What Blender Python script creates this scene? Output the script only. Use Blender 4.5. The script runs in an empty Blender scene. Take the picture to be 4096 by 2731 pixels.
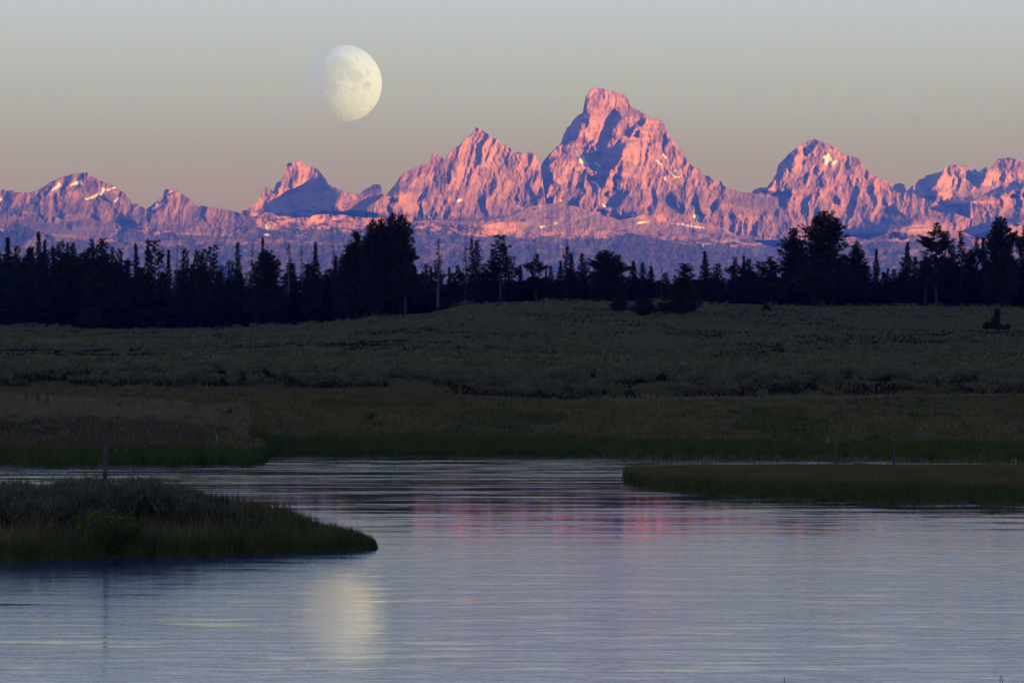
import bpy, math, random
import numpy as np
R = math.radians
sc = bpy.context.scene
COL = sc.collection

# ------------------------------------------------------------------ camera, sky, sun
F = 16680.0                 # focal length in photograph pixels (4096 wide)
HZ = 1400.0                 # eye level row
CAMZ = 5.0
cam = bpy.data.cameras.new("camera"); camo = bpy.data.objects.new("camera", cam); COL.objects.link(camo)
cam.sensor_width = 36.0; cam.lens = 36.0 * F / 4096.0
cam.shift_y = (HZ - 1365.5) / 4096.0
cam.clip_start = 0.5; cam.clip_end = 300000.0
camo.location = (0, 0, CAMZ); camo.rotation_euler = (R(90), 0, 0)
sc.camera = camo
sc.view_settings.view_transform = 'Standard'; sc.view_settings.look = 'None'
sc.view_settings.exposure = 0.9; sc.view_settings.gamma = 1.0
sc.view_settings.use_curve_mapping = False
sc.cycles.use_denoising = True
try: sc.cycles.denoiser = 'OPENIMAGEDENOISE'
except Exception: pass
sc.cycles.max_bounces = 6; sc.cycles.diffuse_bounces = 0; sc.cycles.glossy_bounces = 2
sc.cycles.transparent_max_bounces = 8; sc.cycles.volume_bounces = 0
sc.cycles.sample_clamp_indirect = 4.0

SUN_AZ = 58.0; SUN_EL = 5.0      # behind the camera, to the right, low
w = bpy.data.worlds.new("World"); sc.world = w; w.use_nodes = True
nt = w.node_tree; nt.nodes.clear()
wo = nt.nodes.new('ShaderNodeOutputWorld'); bg = nt.nodes.new('ShaderNodeBackground')
sky = nt.nodes.new('ShaderNodeTexSky'); sky.sky_type = 'NISHITA'; sky.sun_disc = False
sky.sun_elevation = R(SUN_EL); sky.sun_rotation = R(180 - SUN_AZ)
sky.dust_density = 2.0; sky.altitude = 1900
tc = nt.nodes.new('ShaderNodeTexCoord'); sp = nt.nodes.new('ShaderNodeSeparateXYZ')
nt.links.new(tc.outputs['Generated'], sp.inputs[0])
ramp = nt.nodes.new('ShaderNodeValToRGB')          # dusk colours by height above the horizon
mr = nt.nodes.new('ShaderNodeMapRange'); mr.inputs['From Min'].default_value = 0.0; mr.inputs['From Max'].default_value = 1.0
nt.links.new(sp.outputs['Z'], mr.inputs['Value']); nt.links.new(mr.outputs[0], ramp.inputs[0])
SKY = [(0.0, (0.345, 0.212, 0.008)), (0.030, (0.345, 0.217, 0.01)), (0.048, (0.370, 0.300, 0.10)), (0.066, (0.44, 0.445, 0.42)), (0.083, (0.505, 0.545, 0.76)),
       (0.096, (0.52, 0.64, 1.05)), (0.15, (0.42, 0.58, 1.08)), (0.24, (0.32, 0.45, 0.92)), (0.40, (0.12, 0.185, 0.66)), (1.0, (0.10, 0.155, 0.60))]
el = ramp.color_ramp.elements
while len(el) > 1: el.remove(el[-1])
el[0].position = SKY[0][0]; el[0].color = SKY[0][1] + (1,)
for p, c in SKY[1:]:
    e = el.new(p); e.color = c + (1,)
add = nt.nodes.new('ShaderNodeMix'); add.data_type = 'RGBA'; add.blend_type = 'ADD'; add.inputs[0].default_value = 1.0
sm = nt.nodes.new('ShaderNodeMix'); sm.data_type = 'RGBA'; sm.blend_type = 'MULTIPLY'; sm.inputs[0].default_value = 1.0
sm.inputs[7].default_value = (0.03, 0.03, 0.03, 1)
rs = nt.nodes.new('ShaderNodeMix'); rs.data_type = 'RGBA'; rs.blend_type = 'MULTIPLY'; rs.inputs[0].default_value = 1.0
rs.inputs[7].default_value = (10.0, 10.0, 10.0, 1)
nt.links.new(ramp.outputs[0], rs.inputs[6])
nt.links.new(sky.outputs[0], sm.inputs[6]); nt.links.new(sm.outputs[2], add.inputs[6]); nt.links.new(rs.outputs[2], add.inputs[7])
nt.links.new(add.outputs[2], bg.inputs[0]); bg.inputs[1].default_value = 0.0538
nt.links.new(bg.outputs[0], wo.inputs[0])

sl = bpy.data.lights.new("sun", 'SUN'); so = bpy.data.objects.new("sun", sl); COL.objects.link(so)
sl.energy = 5.0; sl.angle = R(0.5); sl.color = (1.0, 0.56, 0.27)
so.rotation_euler = (R(90 - SUN_EL), 0, R(SUN_AZ))
so.location = (300, -200, 400)

# ------------------------------------------------------------------ helpers
def P(px, py, Y):
    """photograph pixel at real distance Y -> world point"""
    return ((px - 2048.0) / F * Y, Y, CAMZ + (HZ - py) / F * Y)

def tag(o, label=None, cat=None, group=None, kind=None):
    if label: o['label'] = label
    if cat: o['category'] = cat
    if group: o['group'] = group
    if kind: o['kind'] = kind
    return o

def mesh_np(name, V, Fc, mats, parent=None, smooth=False, attrs=None, mi=None):
    me = bpy.data.meshes.new(name)
    V = np.ascontiguousarray(V, dtype=np.float32); Fc = np.ascontiguousarray(Fc, dtype=np.int32)
    n, k = Fc.shape
    me.vertices.add(len(V)); me.vertices.foreach_set('co', V.ravel())
    me.loops.add(n * k); me.loops.foreach_set('vertex_index', Fc.ravel())
    me.polygons.add(n); me.polygons.foreach_set('loop_start', np.arange(0, n * k, k, dtype=np.int32))
    me.polygons.foreach_set('loop_total', np.full(n, k, dtype=np.int32))
    if smooth: me.polygons.foreach_set('use_smooth', np.ones(n, dtype=bool))
    for m in (mats if isinstance(mats, (list, tuple)) else [mats]): me.materials.append(m)
    if mi is not None: me.polygons.foreach_set('material_index', np.ascontiguousarray(mi, dtype=np.int32))
    me.update(calc_edges=True)
    for an, av in (attrs or {}).items():
        a = me.color_attributes.new(an, 'FLOAT_COLOR', 'POINT')
        c = np.zeros((len(V), 4), np.float32); c[:, 3] = 1; c[:, :av.shape[1]] = av
        a.data.foreach_set('color', c.ravel())
    o = bpy.data.objects.new(name, me); COL.objects.link(o)
    if parent: o.parent = parent
    return o

def _h(ix, iy, seed):
    n = (ix.astype(np.int64) * 374761393 + iy.astype(np.int64) * 668265263 + seed * 1442695041) & 0x7fffffff
    n = ((n ^ (n >> 13)) * 1274126177) & 0x7fffffff
    n = n ^ (n >> 16)
    return (n & 0xffff) / 65535.0
def vn(x, y, seed=0):
    ix = np.floor(x); iy = np.floor(y); fx = x - ix; fy = y - iy
    ux = fx * fx * fx * (fx * (fx * 6 - 15) + 10); uy = fy * fy * fy * (fy * (fy * 6 - 15) + 10)
    a = _h(ix, iy, seed); b = _h(ix + 1, iy, seed); c = _h(ix, iy + 1, seed); d = _h(ix + 1, iy + 1, seed)
    return (a + (b - a) * ux) * (1 - uy) + (c + (d - c) * ux) * uy
def fbm(x, y, seed=0, o=5, g=0.5):
    s = 0; a = 1; t = 0
    for i in range(o):
        s = s + a * vn(x * 2 ** i + i * 17.3, y * 2 ** i - i * 9.1, seed + i); t += a; a *= g
    return s / t
def ridged(x, y, seed=0, o=5, g=0.5):
    s = 0; a = 1; t = 0
    for i in range(o):
        s = s + a * (1 - np.abs(2 * vn(x * 2 ** i + i * 17.3, y * 2 ** i - i * 9.1, seed + i) - 1)); t += a; a *= g
    return s / t
def sstep(a, b, x):
    t = np.clip((x - a) / (b - a), 0, 1); return t * t * (3 - 2 * t)

class NT:
    """small node helper"""
    def __init__(s, name):
        s.m = bpy.data.materials.new(name); s.m.use_nodes = True; s.t = s.m.node_tree; s.t.nodes.clear()
        s.out = s.n('ShaderNodeOutputMaterial')
    def n(s, t, **kw):
        n = s.t.nodes.new(t)
        for k, v in kw.items(): setattr(n, k, v)
        return n
    def l(s, a, b): s.t.links.new(a, b)
    def noise(s, scale, detail=4, rough=0.55, vec=None, sc3=None, coord='Object'):
        n = s.n('ShaderNodeTexNoise'); n.inputs['Scale'].default_value = scale
        n.inputs['Detail'].default_value = detail; n.inputs['Roughness'].default_value = rough
        if vec is None:
            c = s.n('ShaderNodeTexCoord'); mp = s.n('ShaderNodeMapping')
            if sc3: mp.inputs['Scale'].default_value = sc3
            s.l(c.outputs[coord], mp.inputs[0]); vec = mp.outputs[0]
        s.l(vec, n.inputs['Vector']); return n.outputs['Fac']
    def ramp(s, fac, stops):
        r = s.n('ShaderNodeValToRGB'); e = r.color_ramp.elements
        while len(e) > 1: e.remove(e[-1])
        e[0].position = stops[0][0]; e[0].color = tuple(stops[0][1]) + (1,)
        for p, c in stops[1:]:
            q = e.new(p); q.color = tuple(c) + (1,)
        s.l(fac, r.inputs[0]); return r.outputs[0]
    def mix(s, fac, a, b, mode='MIX'):
        m = s.n('ShaderNodeMix', data_type='RGBA', blend_type=mode)
        for v, i in ((fac, 0), (a, 6), (b, 7)):
            if hasattr(v, 'is_linked') or hasattr(v, 'links'): s.l(v, m.inputs[i])
            elif i == 0: m.inputs[0].default_value = v
            else: m.inputs[i].default_value = tuple(v) + (1,)
        return m.outputs[2]
    def bsdf(s, col, rough=0.9, spec=0.1, bump=None, bstr=0.3, bdist=1.0):
        b = s.n('ShaderNodeBsdfPrincipled'); b.inputs['Roughness'].default_value = rough
        b.inputs['Specular IOR Level'].default_value = spec
        if isinstance(col, tuple): b.inputs['Base Color'].default_value = col + (1,)
        else: s.l(col, b.inputs['Base Color'])
        if bump is not None:
            bp = s.n('ShaderNodeBump'); bp.inputs['Strength'].default_value = bstr; bp.inputs['Distance'].default_value = bdist
            s.l(bump, bp.inputs['Height']); s.l(bp.outputs[0], b.inputs['Normal'])
        s.l(b.outputs[0], s.out.inputs[0]); return b
    def attr(s, name):
        a = s.n('ShaderNodeAttribute', attribute_name=name); sp = s.n('ShaderNodeSeparateColor')
        s.l(a.outputs['Color'], sp.inputs[0]); return sp.outputs

# ------------------------------------------------------------------ haze and shading hills
def box(name, x0, x1, y0, y1, z0, z1, mat, parent=None):
    V = [(x, y, z) for z in (z0, z1) for y in (y0, y1) for x in (x0, x1)]
    Fc = [(0, 2, 3, 1), (4, 5, 7, 6), (0, 1, 5, 4), (2, 6, 7, 3), (0, 4, 6, 2), (1, 3, 7, 5)]
    return mesh_np(name, np.array(V), np.array(Fc), mat, parent)

hz = NT("haze_air"); pv = hz.n('ShaderNodeVolumePrincipled')
pv.inputs['Color'].default_value = (0.03, 0.13, 1.0, 1); pv.inputs['Absorption Color'].default_value = (1, 1, 1, 1)
pv.inputs['Density'].default_value = 3.5e-5; pv.inputs['Anisotropy'].default_value = 0.0
hz.l(pv.outputs[0], hz.out.inputs['Volume'])
tag(box('haze', -16000, 16000, -6000, 34000, -4.0, 2060, hz.m), kind='stuff')
# ------------------------------------------------------------------ mountains
def rock_material(name, k=1.0, far=True):
    m = NT(name)
    at = m.attr('mask')
    big = m.noise(0.0016, 5, 0.6, sc3=(1.0, 0.4, 1.0)); fine = m.noise(0.010, 5, 0.65, sc3=(1.3, 0.5, 0.6))
    st = m.noise(0.006, 6, 0.7, sc3=(0.5, 0.5, 2.6))
    c = m.ramp(big, [(0.30, (0.25, 0.12, 0.07)), (0.5, (0.46, 0.215, 0.09)), (0.68, (0.58, 0.28, 0.12))])
    c = m.mix(0.55, c, m.ramp(fine, [(0.35, (0.13, 0.08, 0.06)), (0.52, (0.46, 0.215, 0.09)), (0.68, (0.68, 0.34, 0.15))]))
    c = m.mix(0.30, c, m.ramp(st, [(0.38, (0.15, 0.10, 0.09)), (0.62, (0.46, 0.30, 0.22))]))
    c = m.mix(at[2], c, (0.27, 0.165, 0.12))
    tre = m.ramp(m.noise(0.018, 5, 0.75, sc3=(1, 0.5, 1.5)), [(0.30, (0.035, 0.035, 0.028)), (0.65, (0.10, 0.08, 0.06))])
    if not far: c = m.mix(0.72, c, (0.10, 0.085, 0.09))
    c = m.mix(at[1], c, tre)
    c = m.mix(at[0], c, (0.88, 0.84, 0.72))
    m.bsdf(c, 0.95, 0.03, fine, 0.7, 40.0)
    return m.m
ROCK = rock_material('mountain_rock'); FOOT = rock_material('foothill_rock', far=False)

GS = 3.0; GX0, GX1, GY0, GY1 = -700.0, 4800.0, 330.0, 1180.0
gxs = np.arange(GX0, GX1, GS); gys = np.arange(GY0, GY1, GS)
RX, RY = np.meshgrid(gxs, gys)
def inpoly(poly, X, Y):
    r = np.zeros(X.shape, bool); n = len(poly); j = n - 1
    for i in range(n):
        xi, yi = poly[i]; xj, yj = poly[j]
        c = ((yi > Y) != (yj > Y)) & (X < (xj - xi) * (Y - yi) / ((yj - yi) + 1e-9) + xi)
        r ^= c; j = i
    return r
def blur(a, k, axis):
    for _ in range(k):
        a = (np.roll(a, 1, axis) + 2 * a + np.roll(a, -1, axis)) / 4
    return a
def raster(polys, jit=2.5, seed=5):
    m = np.zeros(RX.shape, bool)
    jx = (fbm(RX / 14, RY / 14, seed, 3) - .5) * 6 * jit; jy = (fbm(RX / 14 + 40, RY / 14, seed + 9, 3) - .5) * 6 * jit
    for p in polys:
        a = np.array(p); 
        x0, y0 = a.min(0) - 12; x1, y1 = a.max(0) + 12
        ci = slice(max(0, int((x0 - GX0) / GS)), max(0, int((x1 - GX0) / GS) + 1)); ri = slice(max(0, int((y0 - GY0) / GS)), max(0, int((y1 - GY0) / GS) + 1))
        m[ri, ci] |= inpoly(p, RX[ri, ci] + jx[ri, ci], RY[ri, ci] + jy[ri, ci])
    return m.astype(float)
def zz(ox, oy, s, pts):      # points read off an enlarged view
    return [(ox + x / s, oy + y / s) for x, y in pts]
A1 = lambda p: zz(0, 600, 2.297, p)
A2 = lambda p: zz(900, 550, 2.297, p)
A3 = lambda p: zz(1500, 450, 2.352, p)
A4 = lambda p: zz(2050, 320, 2.352, p)
A5 = lambda p: zz(2900, 500, 1.9666, p)
A6 = lambda p: zz(2250, 600, 3.136, p)
A7 = lambda p: zz(2250, 340, 4.3556, p)

CR = {}
CR['west_peak'] = [(-700, 800), (-500, 775), (-350, 742), (-200, 765), (-80, 772)] + A1([(0,400),(60,380),(120,368),(150,392),(230,385),(270,392),(330,375),(390,345),(430,320),(460,295),(510,275),(570,250),(640,232),(700,212),(750,213),(800,207),(828,215),(850,245),(890,258),(920,285),(960,290),(1000,312),(1050,330),(1080,360),(1120,382),(1150,390),(1165,425),(1190,450),(1215,498),(1270,493),(1310,520),(1345,545),(1420,620),(1500,700)])
CR['horn_peak'] = A1([(1300,640),(1345,545),(1390,515),(1440,470),(1500,425),(1508,380),(1518,360),(1545,362),(1565,378),(1595,357),(1640,375),(1680,412),(1740,440),(1775,475),(1815,515),(1850,512),(1920,528),(2000,535),(2080,550),(2150,562),(2190,578)]) + [(975, 858), (1040, 890)]
CR['tower_peak'] = A2([(60,720),(115,690),(160,678),(230,650),(262,612),(300,590),(320,540),(350,490),(365,455),(380,447),(400,470),(445,500),(460,450),(480,410),(515,395),(525,355),(550,350),(560,300),(570,250),(590,230),(620,235),(655,215),(685,205),(710,220),(730,250),(765,278),(780,255),(820,275),(850,290),(875,320),(905,360),(925,380),(940,415),(970,445),(1020,465),(1100,495),(1200,525),(1240,518),(1290,480),(1350,440),(1400,428),(1425,430),(1440,470),(1450,525),(1480,560),(1560,640),(1700,760)])
CR['middle_peak'] = [(1470, 830), (1510, 800)] + A3([(95,775),(130,745),(170,700),(215,640),(240,600),(290,560),(370,520),(440,495),(510,485),(520,430),(535,395),(560,380),(600,400),(640,430),(655,455),(680,405),(700,375),(750,345),(800,300),(850,250),(905,210),(935,170),(950,145),(985,142),(1000,165),(1040,190),(1100,235),(1150,255),(1185,290),(1210,330),(1215,300),(1260,320),(1285,350),(1300,385),(1355,373),(1420,385),(1450,370),(1490,385),(1520,430),(1545,480),(1562,530),(1572,610),(1600,840),(1640,960)])
CR['grand_peak'] = [(2110, 840), (2150, 740)] + A3([(1562,510),(1580,460),(1640,390),(1700,335),(1745,290)]) + A4([(470,560),(480,520),(520,440),(545,428),(560,400),(610,330),(660,315),(675,230),(685,155),(715,130),(725,95),(770,72),(855,75),(870,95),(960,108),(1010,125),(1075,160),(1090,200),(1110,245),(1165,275),(1210,300),(1270,325),(1310,360),(1380,365),(1420,400),(1440,460),(1480,520),(1500,570),(1530,590),(1550,630),(1590,655),(1610,700),(1645,760),(1700,810),(1760,840),(1785,890),(1850,905),(1880,940),(1965,950),(1975,990),(2060,1030),(2140,1055),(2250,1065),(2352,1110)]) + [(3150, 850), (3250, 930)]
CR['north_peak'] = [(2850, 830), (2930, 790)] + A5([(130,545),(210,530),(240,500),(280,492),(330,490),(375,435),(405,380),(415,320),(450,285),(490,240),(540,200),(575,170),(605,165),(650,128),(700,113),(740,120),(800,150),(850,165),(880,180),(900,210),(940,235),(1000,250),(1050,265),(1090,310),(1110,355),(1160,390),(1220,425),(1280,445),(1310,475),(1330,520),(1380,535),(1420,540),(1480,540),(1540,570),(1600,590),(1680,620),(1760,650),(1830,660),(1900,640),(1970,600),(2040,575),(2100,555),(2200,540),(2352,500)]) + [(4200, 740), (4400, 790), (4800, 850)]
CR['round_knob'] = A5([(1290,560),(1320,490),(1340,465),(1380,457),(1410,470),(1420,505),(1450,560)])
CR['east_peak'] = A5([(1400,580),(1425,525),(1480,475),(1520,430),(1570,418),(1580,395),(1640,385),(1700,365),(1730,340),(1780,310),(1840,325),(1880,318),(1920,335),(1930,370),(1970,343),(1995,365),(2010,360),(2055,325),(2075,355),(2110,320),(2150,265),(2200,262),(2260,257),(2310,275),(2352,300)]) + [(4180, 690), (4300, 670), (4450, 720), (4800, 800)]
CR['far_tip'] = [(-300, 850), (-200, 780)] + A1([(-40,400),(0,378),(30,360),(60,378),(100,430)])
# lower benches in front
CR['forested_spur'] = [(-700, 960), (-400, 900), (-150, 950)] + A1([(0,760),(60,720),(110,680),(160,672),(210,690),(270,708),(330,745),(430,765),(520,800),(620,805),(700,820),(800,835),(900,860)]) + [(520, 1010), (700, 1060)]
CR['middle_bench'] = [(380, 980), (480, 930), (540, 900)] + A1([(1345,705),(1450,722),(1600,750),(1700,775),(1950,790),(2120,790),(2200,710),(2300,650)]) + A2([(330,710),(370,685),(430,690),(480,720),(580,725),(640,740),(740,730),(770,740),(820,710),(930,705),(1100,712),(1250,735),(1400,752),(1550,762),(1680,770)]) + [(1760, 900), (1900, 960), (2100, 1000)]
CR['dome_bench'] = [(1500, 960), (1560, 900)] + A3([(310,1025),(400,1022),(500,1010),(700,1015),(900,1025),(1050,1010),(1200,990),(1300,970),(1400,910),(1470,880),(1560,868),(1650,855),(1760,858)]) + A4([(480,1165),(600,1190),(740,1240),(850,1280),(940,1310),(1040,1365),(1130,1430)]) + [(2570, 965), (2700, 1040)]
CR['grand_bench'] = [(2330, 960), (2400, 880)] + A4([(920,1285),(1000,1322),(1080,1300),(1240,1270),(1400,1245),(1480,1240),(1560,1255),(1650,1275),(1720,1320),(1800,1350)]) + [(2900, 915), (2960, 950), (3100, 990), (3250, 960), (3340, 945), (3400, 946), (3430, 950), (3462, 959), (3500, 950), (3527, 942), (3554, 933), (3583, 955), (3604, 945), (3640, 915), (3700, 914), (3830, 918), (3890, 945), (3950, 960), (4010, 920), (4096, 898), (4300, 870), (4800, 900)]
CR['long_slope'] = [(2200, 1186), (2260, 1140), (2330, 1085), (2400, 1020), (2455, 965), (2506, 930), (2576, 941), (2640, 957), (2704, 972), (2764, 983), (2828, 995), (2907, 1011), (2987, 1024), (3060, 1033), (3150, 1045), (3300, 1075), (3500, 1100), (3900, 1120), (4800, 1130)]
CR['foothill_west'] = [(-700, 1010), (-300, 1000), (100, 1030), (300, 1000), (420, 975), (600, 962), (800, 958), (1000, 952), (1200, 962), (1400, 975), (1560, 985), (1750, 975), (1900, 968), (2100, 965), (2300, 985), (2480, 1015), (2600, 1060), (2800, 1090)]
CR['foothill_east'] = [(2900, 1110), (3050, 1070), (3200, 1048), (3400, 1035), (3520, 1022), (3600, 1000), (3700, 985), (3850, 995), (4000, 1010), (4200, 990), (4800, 1010)]

SH = []      # regions that turn away from the low sun
SH += [A1([(395,400),(440,330),(500,280),(560,258),(520,300),(470,360),(440,395)]), A1([(20,590),(70,575),(120,550),(160,540),(215,545),(210,575),(150,595),(60,600)]),
       A1([(905,425),(960,440),(1010,480),(1060,520),(1100,560),(1180,610),(1260,670),(1340,720),(1330,752),(1260,745),(1200,700),(1140,640),(1080,580),(1010,505),(940,465)]),
       A1([(1070,640),(1110,615),(1140,640),(1110,660),(1080,670)]), A1([(820,570),(870,600),(860,540),(880,590),(840,610)]),
       A1([(490,600),(560,580),(600,580),(590,610),(520,620)]), A1([(600,700),(620,670),(670,690),(680,720),(630,740)]),
       A1([(270,480),(330,455),(420,400),(440,398),(380,440),(330,480),(280,500)]),
       A1([(1350,560),(1380,540),(1450,530),(1480,500),(1530,460),(1535,480),(1490,530),(1430,560),(1370,575)]), A1([(1500,420),(1515,365),(1545,365),(1550,390),(1525,415)]),
       A1([(1460,470),(1560,400),(1600,370),(1590,400),(1530,430),(1480,490)]), A1([(1340,600),(1380,590),(1370,670),(1350,660)])]
SH += [A2([(150,692),(240,655),(235,712),(155,712)]), A2([(445,505),(460,450),(480,410),(515,395),(525,355),(552,350),(548,390),(535,420),(525,455),(500,470),(488,520),(465,518)]),
       A2([(595,610),(610,560),(640,520),(700,470),(740,425),(820,385),(880,365),(885,325),(905,355),(935,375),(945,415),(975,445),(1025,462),(1100,490),(1200,525),(1240,518),(1290,480),(1350,440),(1425,428),(1445,470),(1455,525),(1490,530),(1475,590),(1465,660),(1425,700),(1400,752),(1250,735),(1100,712),(930,705),(820,710),(770,740),(600,735)]),
       A2([(600,430),(615,370),(640,350),(635,400),(620,450),(598,490)]), A2([(1480,560),(1530,480),(1590,400),(1640,330),(1665,320),(1630,370),(1600,430),(1610,520),(1590,600),(1560,650),(1540,690),(1500,700),(1490,640),(1540,590),(1520,560)]),
       A2([(1770,620),(1800,560),(1850,490),(1880,455),(1880,490),(1850,560),(1800,600)]), A2([(2040,440),(2045,340),(2060,240),(2100,230),(2070,300),(2075,370),(2060,430)]),
       A2([(1893,750),(1910,720),(1950,685),(1950,710),(1920,750)]), A2([(2005,755),(2030,690),(2060,650),(2070,680),(2040,720),(2035,758)]),
       A2([(100,870),(160,815),(240,765),(330,712),(340,745),(280,760),(220,795),(200,850),(140,885),(60,900)]), A2([(335,740),(350,705),(380,690),(430,700),(500,740),(440,745),(400,790),(350,770)]),
       A2([(1755,775),(1830,768),(1900,757),(2000,765),(2100,762),(2200,772),(2352,775),(2352,860),(2280,895),(2150,885),(2050,860),(1950,815),(1850,800)]),
       A2([(915,760),(960,715),(1000,712),(980,750),(950,790),(930,795)]), A2([(1090,800),(1120,750),(1150,730),(1140,760),(1110,795)]), A2([(1150,800),(1170,765),(1200,750),(1180,790),(1160,808)])]
SH += [A3([(1150,1000),(1250,985),(1050,1065),(950,1130),(880,1155),(700,1120),(560,1060),(470,1040),(700,1020),(900,1030),(1050,1015)]),
       A3([(1562,515),(1580,455),(1640,390),(1705,340),(1660,400),(1640,450),(1700,430),(1725,440),(1680,470),(1640,490),(1640,560),(1680,600),(1670,680),(1640,730),(1615,810),(1600,790),(1590,700),(1570,600)]),
       A3([(1755,285),(1780,220),(1815,140),(1860,75),(1950,10),(1960,60),(1930,160),(1905,250),(1820,265)])]
SH += [A4([(455,592),(480,520),(520,440),(560,400),(610,330),(660,315),(650,420),(620,480),(600,560),(540,575)]),
       A4([(662,320),(675,230),(685,155),(712,145),(700,230),(715,300),(720,380),(715,480),(690,470),(680,400),(690,320),(665,400),(665,480),(680,520),(670,560)]),
       A4([(945,340),(960,285),(990,285),(1030,305),(1045,350),(1100,310),(1060,360),(990,420),(950,490),(940,540),(910,600),(905,660),(960,620),(980,565),(1090,590),(1080,630),(1035,680),(1040,730),(1030,800),(1035,860),(1010,920),(960,955),(985,860),(1010,790),(1020,715),(1000,760),(960,820),(920,880),(890,960),(860,1020),(820,1075),(815,1000),(785,940),(830,860),(830,700),(835,580),(870,560),(880,470),(930,420)]),
       A4([(675,690),(690,640),(760,560),(800,570),(740,620),(710,680),(700,760),(740,840),(700,800),(680,740)]), A4([(755,640),(790,640),(795,690),(775,710),(755,680)]), A4([(790,770),(820,720),(830,740),(815,790)]),
       A4([(760,880),(770,820),(790,860),(775,900)]), A4([(1060,480),(1120,450),(1170,400),(1140,460),(1110,510),(1080,545),(1050,530)]), A4([(1145,480),(1200,470),(1180,520),(1160,550),(1145,520)]),
       A4([(1435,560),(1450,480),(1460,560),(1500,570),(1450,620),(1425,680),(1425,610)]), A4([(1390,450),(1405,470),(1410,540),(1400,560)]), A4([(1280,590),(1350,600),(1300,615)]),
       A4([(890,1060),(910,1040),(925,1060),(910,1100),(890,1090)]), A4([(945,1180),(960,1140),(1040,1090),(1060,1030),(1085,1050),(1040,1130),(1020,1170),(990,1220),(960,1225)]),
       A4([(920,1290),(1010,1265),(1080,1245),(1150,1255),(1250,1240),(1180,1275),(1080,1300),(1000,1318)]), A4([(1275,1200),(1290,1170),(1325,1210),(1320,1235),(1290,1225)]),
       A4([(1690,1130),(1710,1100),(1725,1035),(1735,1110),(1760,1180),(1790,1260),(1840,1265),(1790,1340),(1750,1320),(1760,1270),(1720,1230),(1700,1170)]),
       A4([(1890,1250),(1900,1180),(1940,1120),(1955,1130),(1940,1180),(1910,1245)]), A4([(2045,1290),(2070,1260),(2090,1275),(2075,1312)]), A4([(1475,1060),(1500,1040),(1540,1100),(1570,1210),(1540,1220),(1500,1150)]),
       A4([(1670,1520),(1680,1440),(1730,1410),(1700,1460),(1685,1520)]), A4([(780,1210),(850,1190),(900,1220),(850,1240),(790,1230)]), A4([(1180,400),(1260,340),(1250,370),(1200,440)]), A4([(645,920),(655,850),(700,870),(760,890),(740,915),(690,900),(670,920)]),
       A4([(340,770),(400,740),(435,745),(400,770),(370,800)]), A4([(1045,1530),(1060,1470),(1085,1450),(1080,1530)]), A4([(520,1175),(600,1110),(670,1060),(640,1100),(560,1160)]),
       A4([(40,1150),(60,1000),(75,1040),(65,1100),(80,1140)]),A4([(200,1100),(260,1060),(300,1075),(260,1140)])]
SH += [A5([(215,535),(240,500),(280,490),(330,490),(375,435),(405,380),(415,320),(450,285),(490,240),(545,200),(540,260),(520,310),(530,340),(480,350),(450,410),(400,430),(350,490),(320,520)]),
       A5([(625,195),(650,175),(670,190),(720,140),(735,145),(700,210),(650,250),(640,220)]), A5([(610,330),(630,270),(650,280),(620,350),(600,400)]), A5([(610,450),(630,380),(650,390),(630,470)]),
       A5([(725,400),(760,370),(790,370),(755,410),(760,490),(740,480)]), A5([(455,560),(465,480),(490,450),(480,520),(500,500),(520,490),(520,570),(480,560),(480,640),(458,680)]),
       A5([(930,860),(935,815),(1000,805),(1090,795),(1130,765),(1200,770),(1250,730),(1400,740),(1480,715),(1525,735),(1470,760),(1460,815),(1400,820),(1380,885),(1290,860),(1250,875),(1180,890),(1100,900),(980,875)]),
       A5([(1285,720),(1290,660),(1310,630),(1340,640),(1370,660),(1400,690),(1420,720),(1340,715),(1335,670),(1310,690),(1305,725)]),
       A5([(1515,560),(1520,500),(1575,440),(1580,400),(1640,385),(1705,365),(1700,400),(1640,480),(1620,510),(1670,540),(1650,595),(1580,580)]), A5([(1925,390),(1935,365),(1970,345),(1998,370),(1980,410),(1940,420)]),
       A5([(1975,490),(1985,400),(2010,365),(2055,327),(2075,360),(2060,400),(2020,470),(1990,500)]), A5([(1910,500),(1950,450),(1975,460),(1960,480),(1915,510)]),
       A5([(1670,610),(1720,595),(1850,580),(1990,565),(2100,530),(2352,440),(2352,500),(2200,540),(2100,555),(2000,575),(1900,640),(1830,658),(1750,640)]),
       A5([(2180,420),(2230,350),(2270,320),(2240,370),(2200,420)]), A5([(1240,545),(1260,560),(1290,620),(1280,650),(1250,590)]), A5([(1215,1060),(1230,1030),(1310,990),(1360,980),(1300,1010),(1240,1050)]),
       A5([(1955,870),(1970,820),(2010,795),(2060,790),(2060,760),(2130,745),(2352,722),(2352,780),(2250,775),(2180,820),(2100,880),(2010,870)]),
       A5([(860,560),(880,540),(930,600),(910,620),(880,600)]), A5([(2200,660),(2205,645),(2210,700),(2190,740)]), A5([(1140,470),(1150,450),(1160,510),(1150,520)]), A5([(700,690),(720,650),(740,670),(720,710)]),
       A5([(40,720),(55,700),(78,715),(65,740)]), A5([(630,700),(645,670),(660,700),(645,720)]), A5([(710,560),(735,500),(740,540),(715,580)])]
SH += [A1([(-10,760),(60,722),(110,682),(160,672),(210,690),(270,708),(330,745),(340,770),(200,900),(0,960)]), A1([(350,760),(430,768),(520,802),(500,815),(400,790)]),
       A1([(1345,700),(1450,722),(1600,750),(1700,777),(1640,790),(1480,770),(1360,740)]), A1([(2120,792),(2150,750),(2200,705),(2300,650),(2352,620),(2352,660),(2270,700),(2220,760),(2170,790)])]
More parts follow.
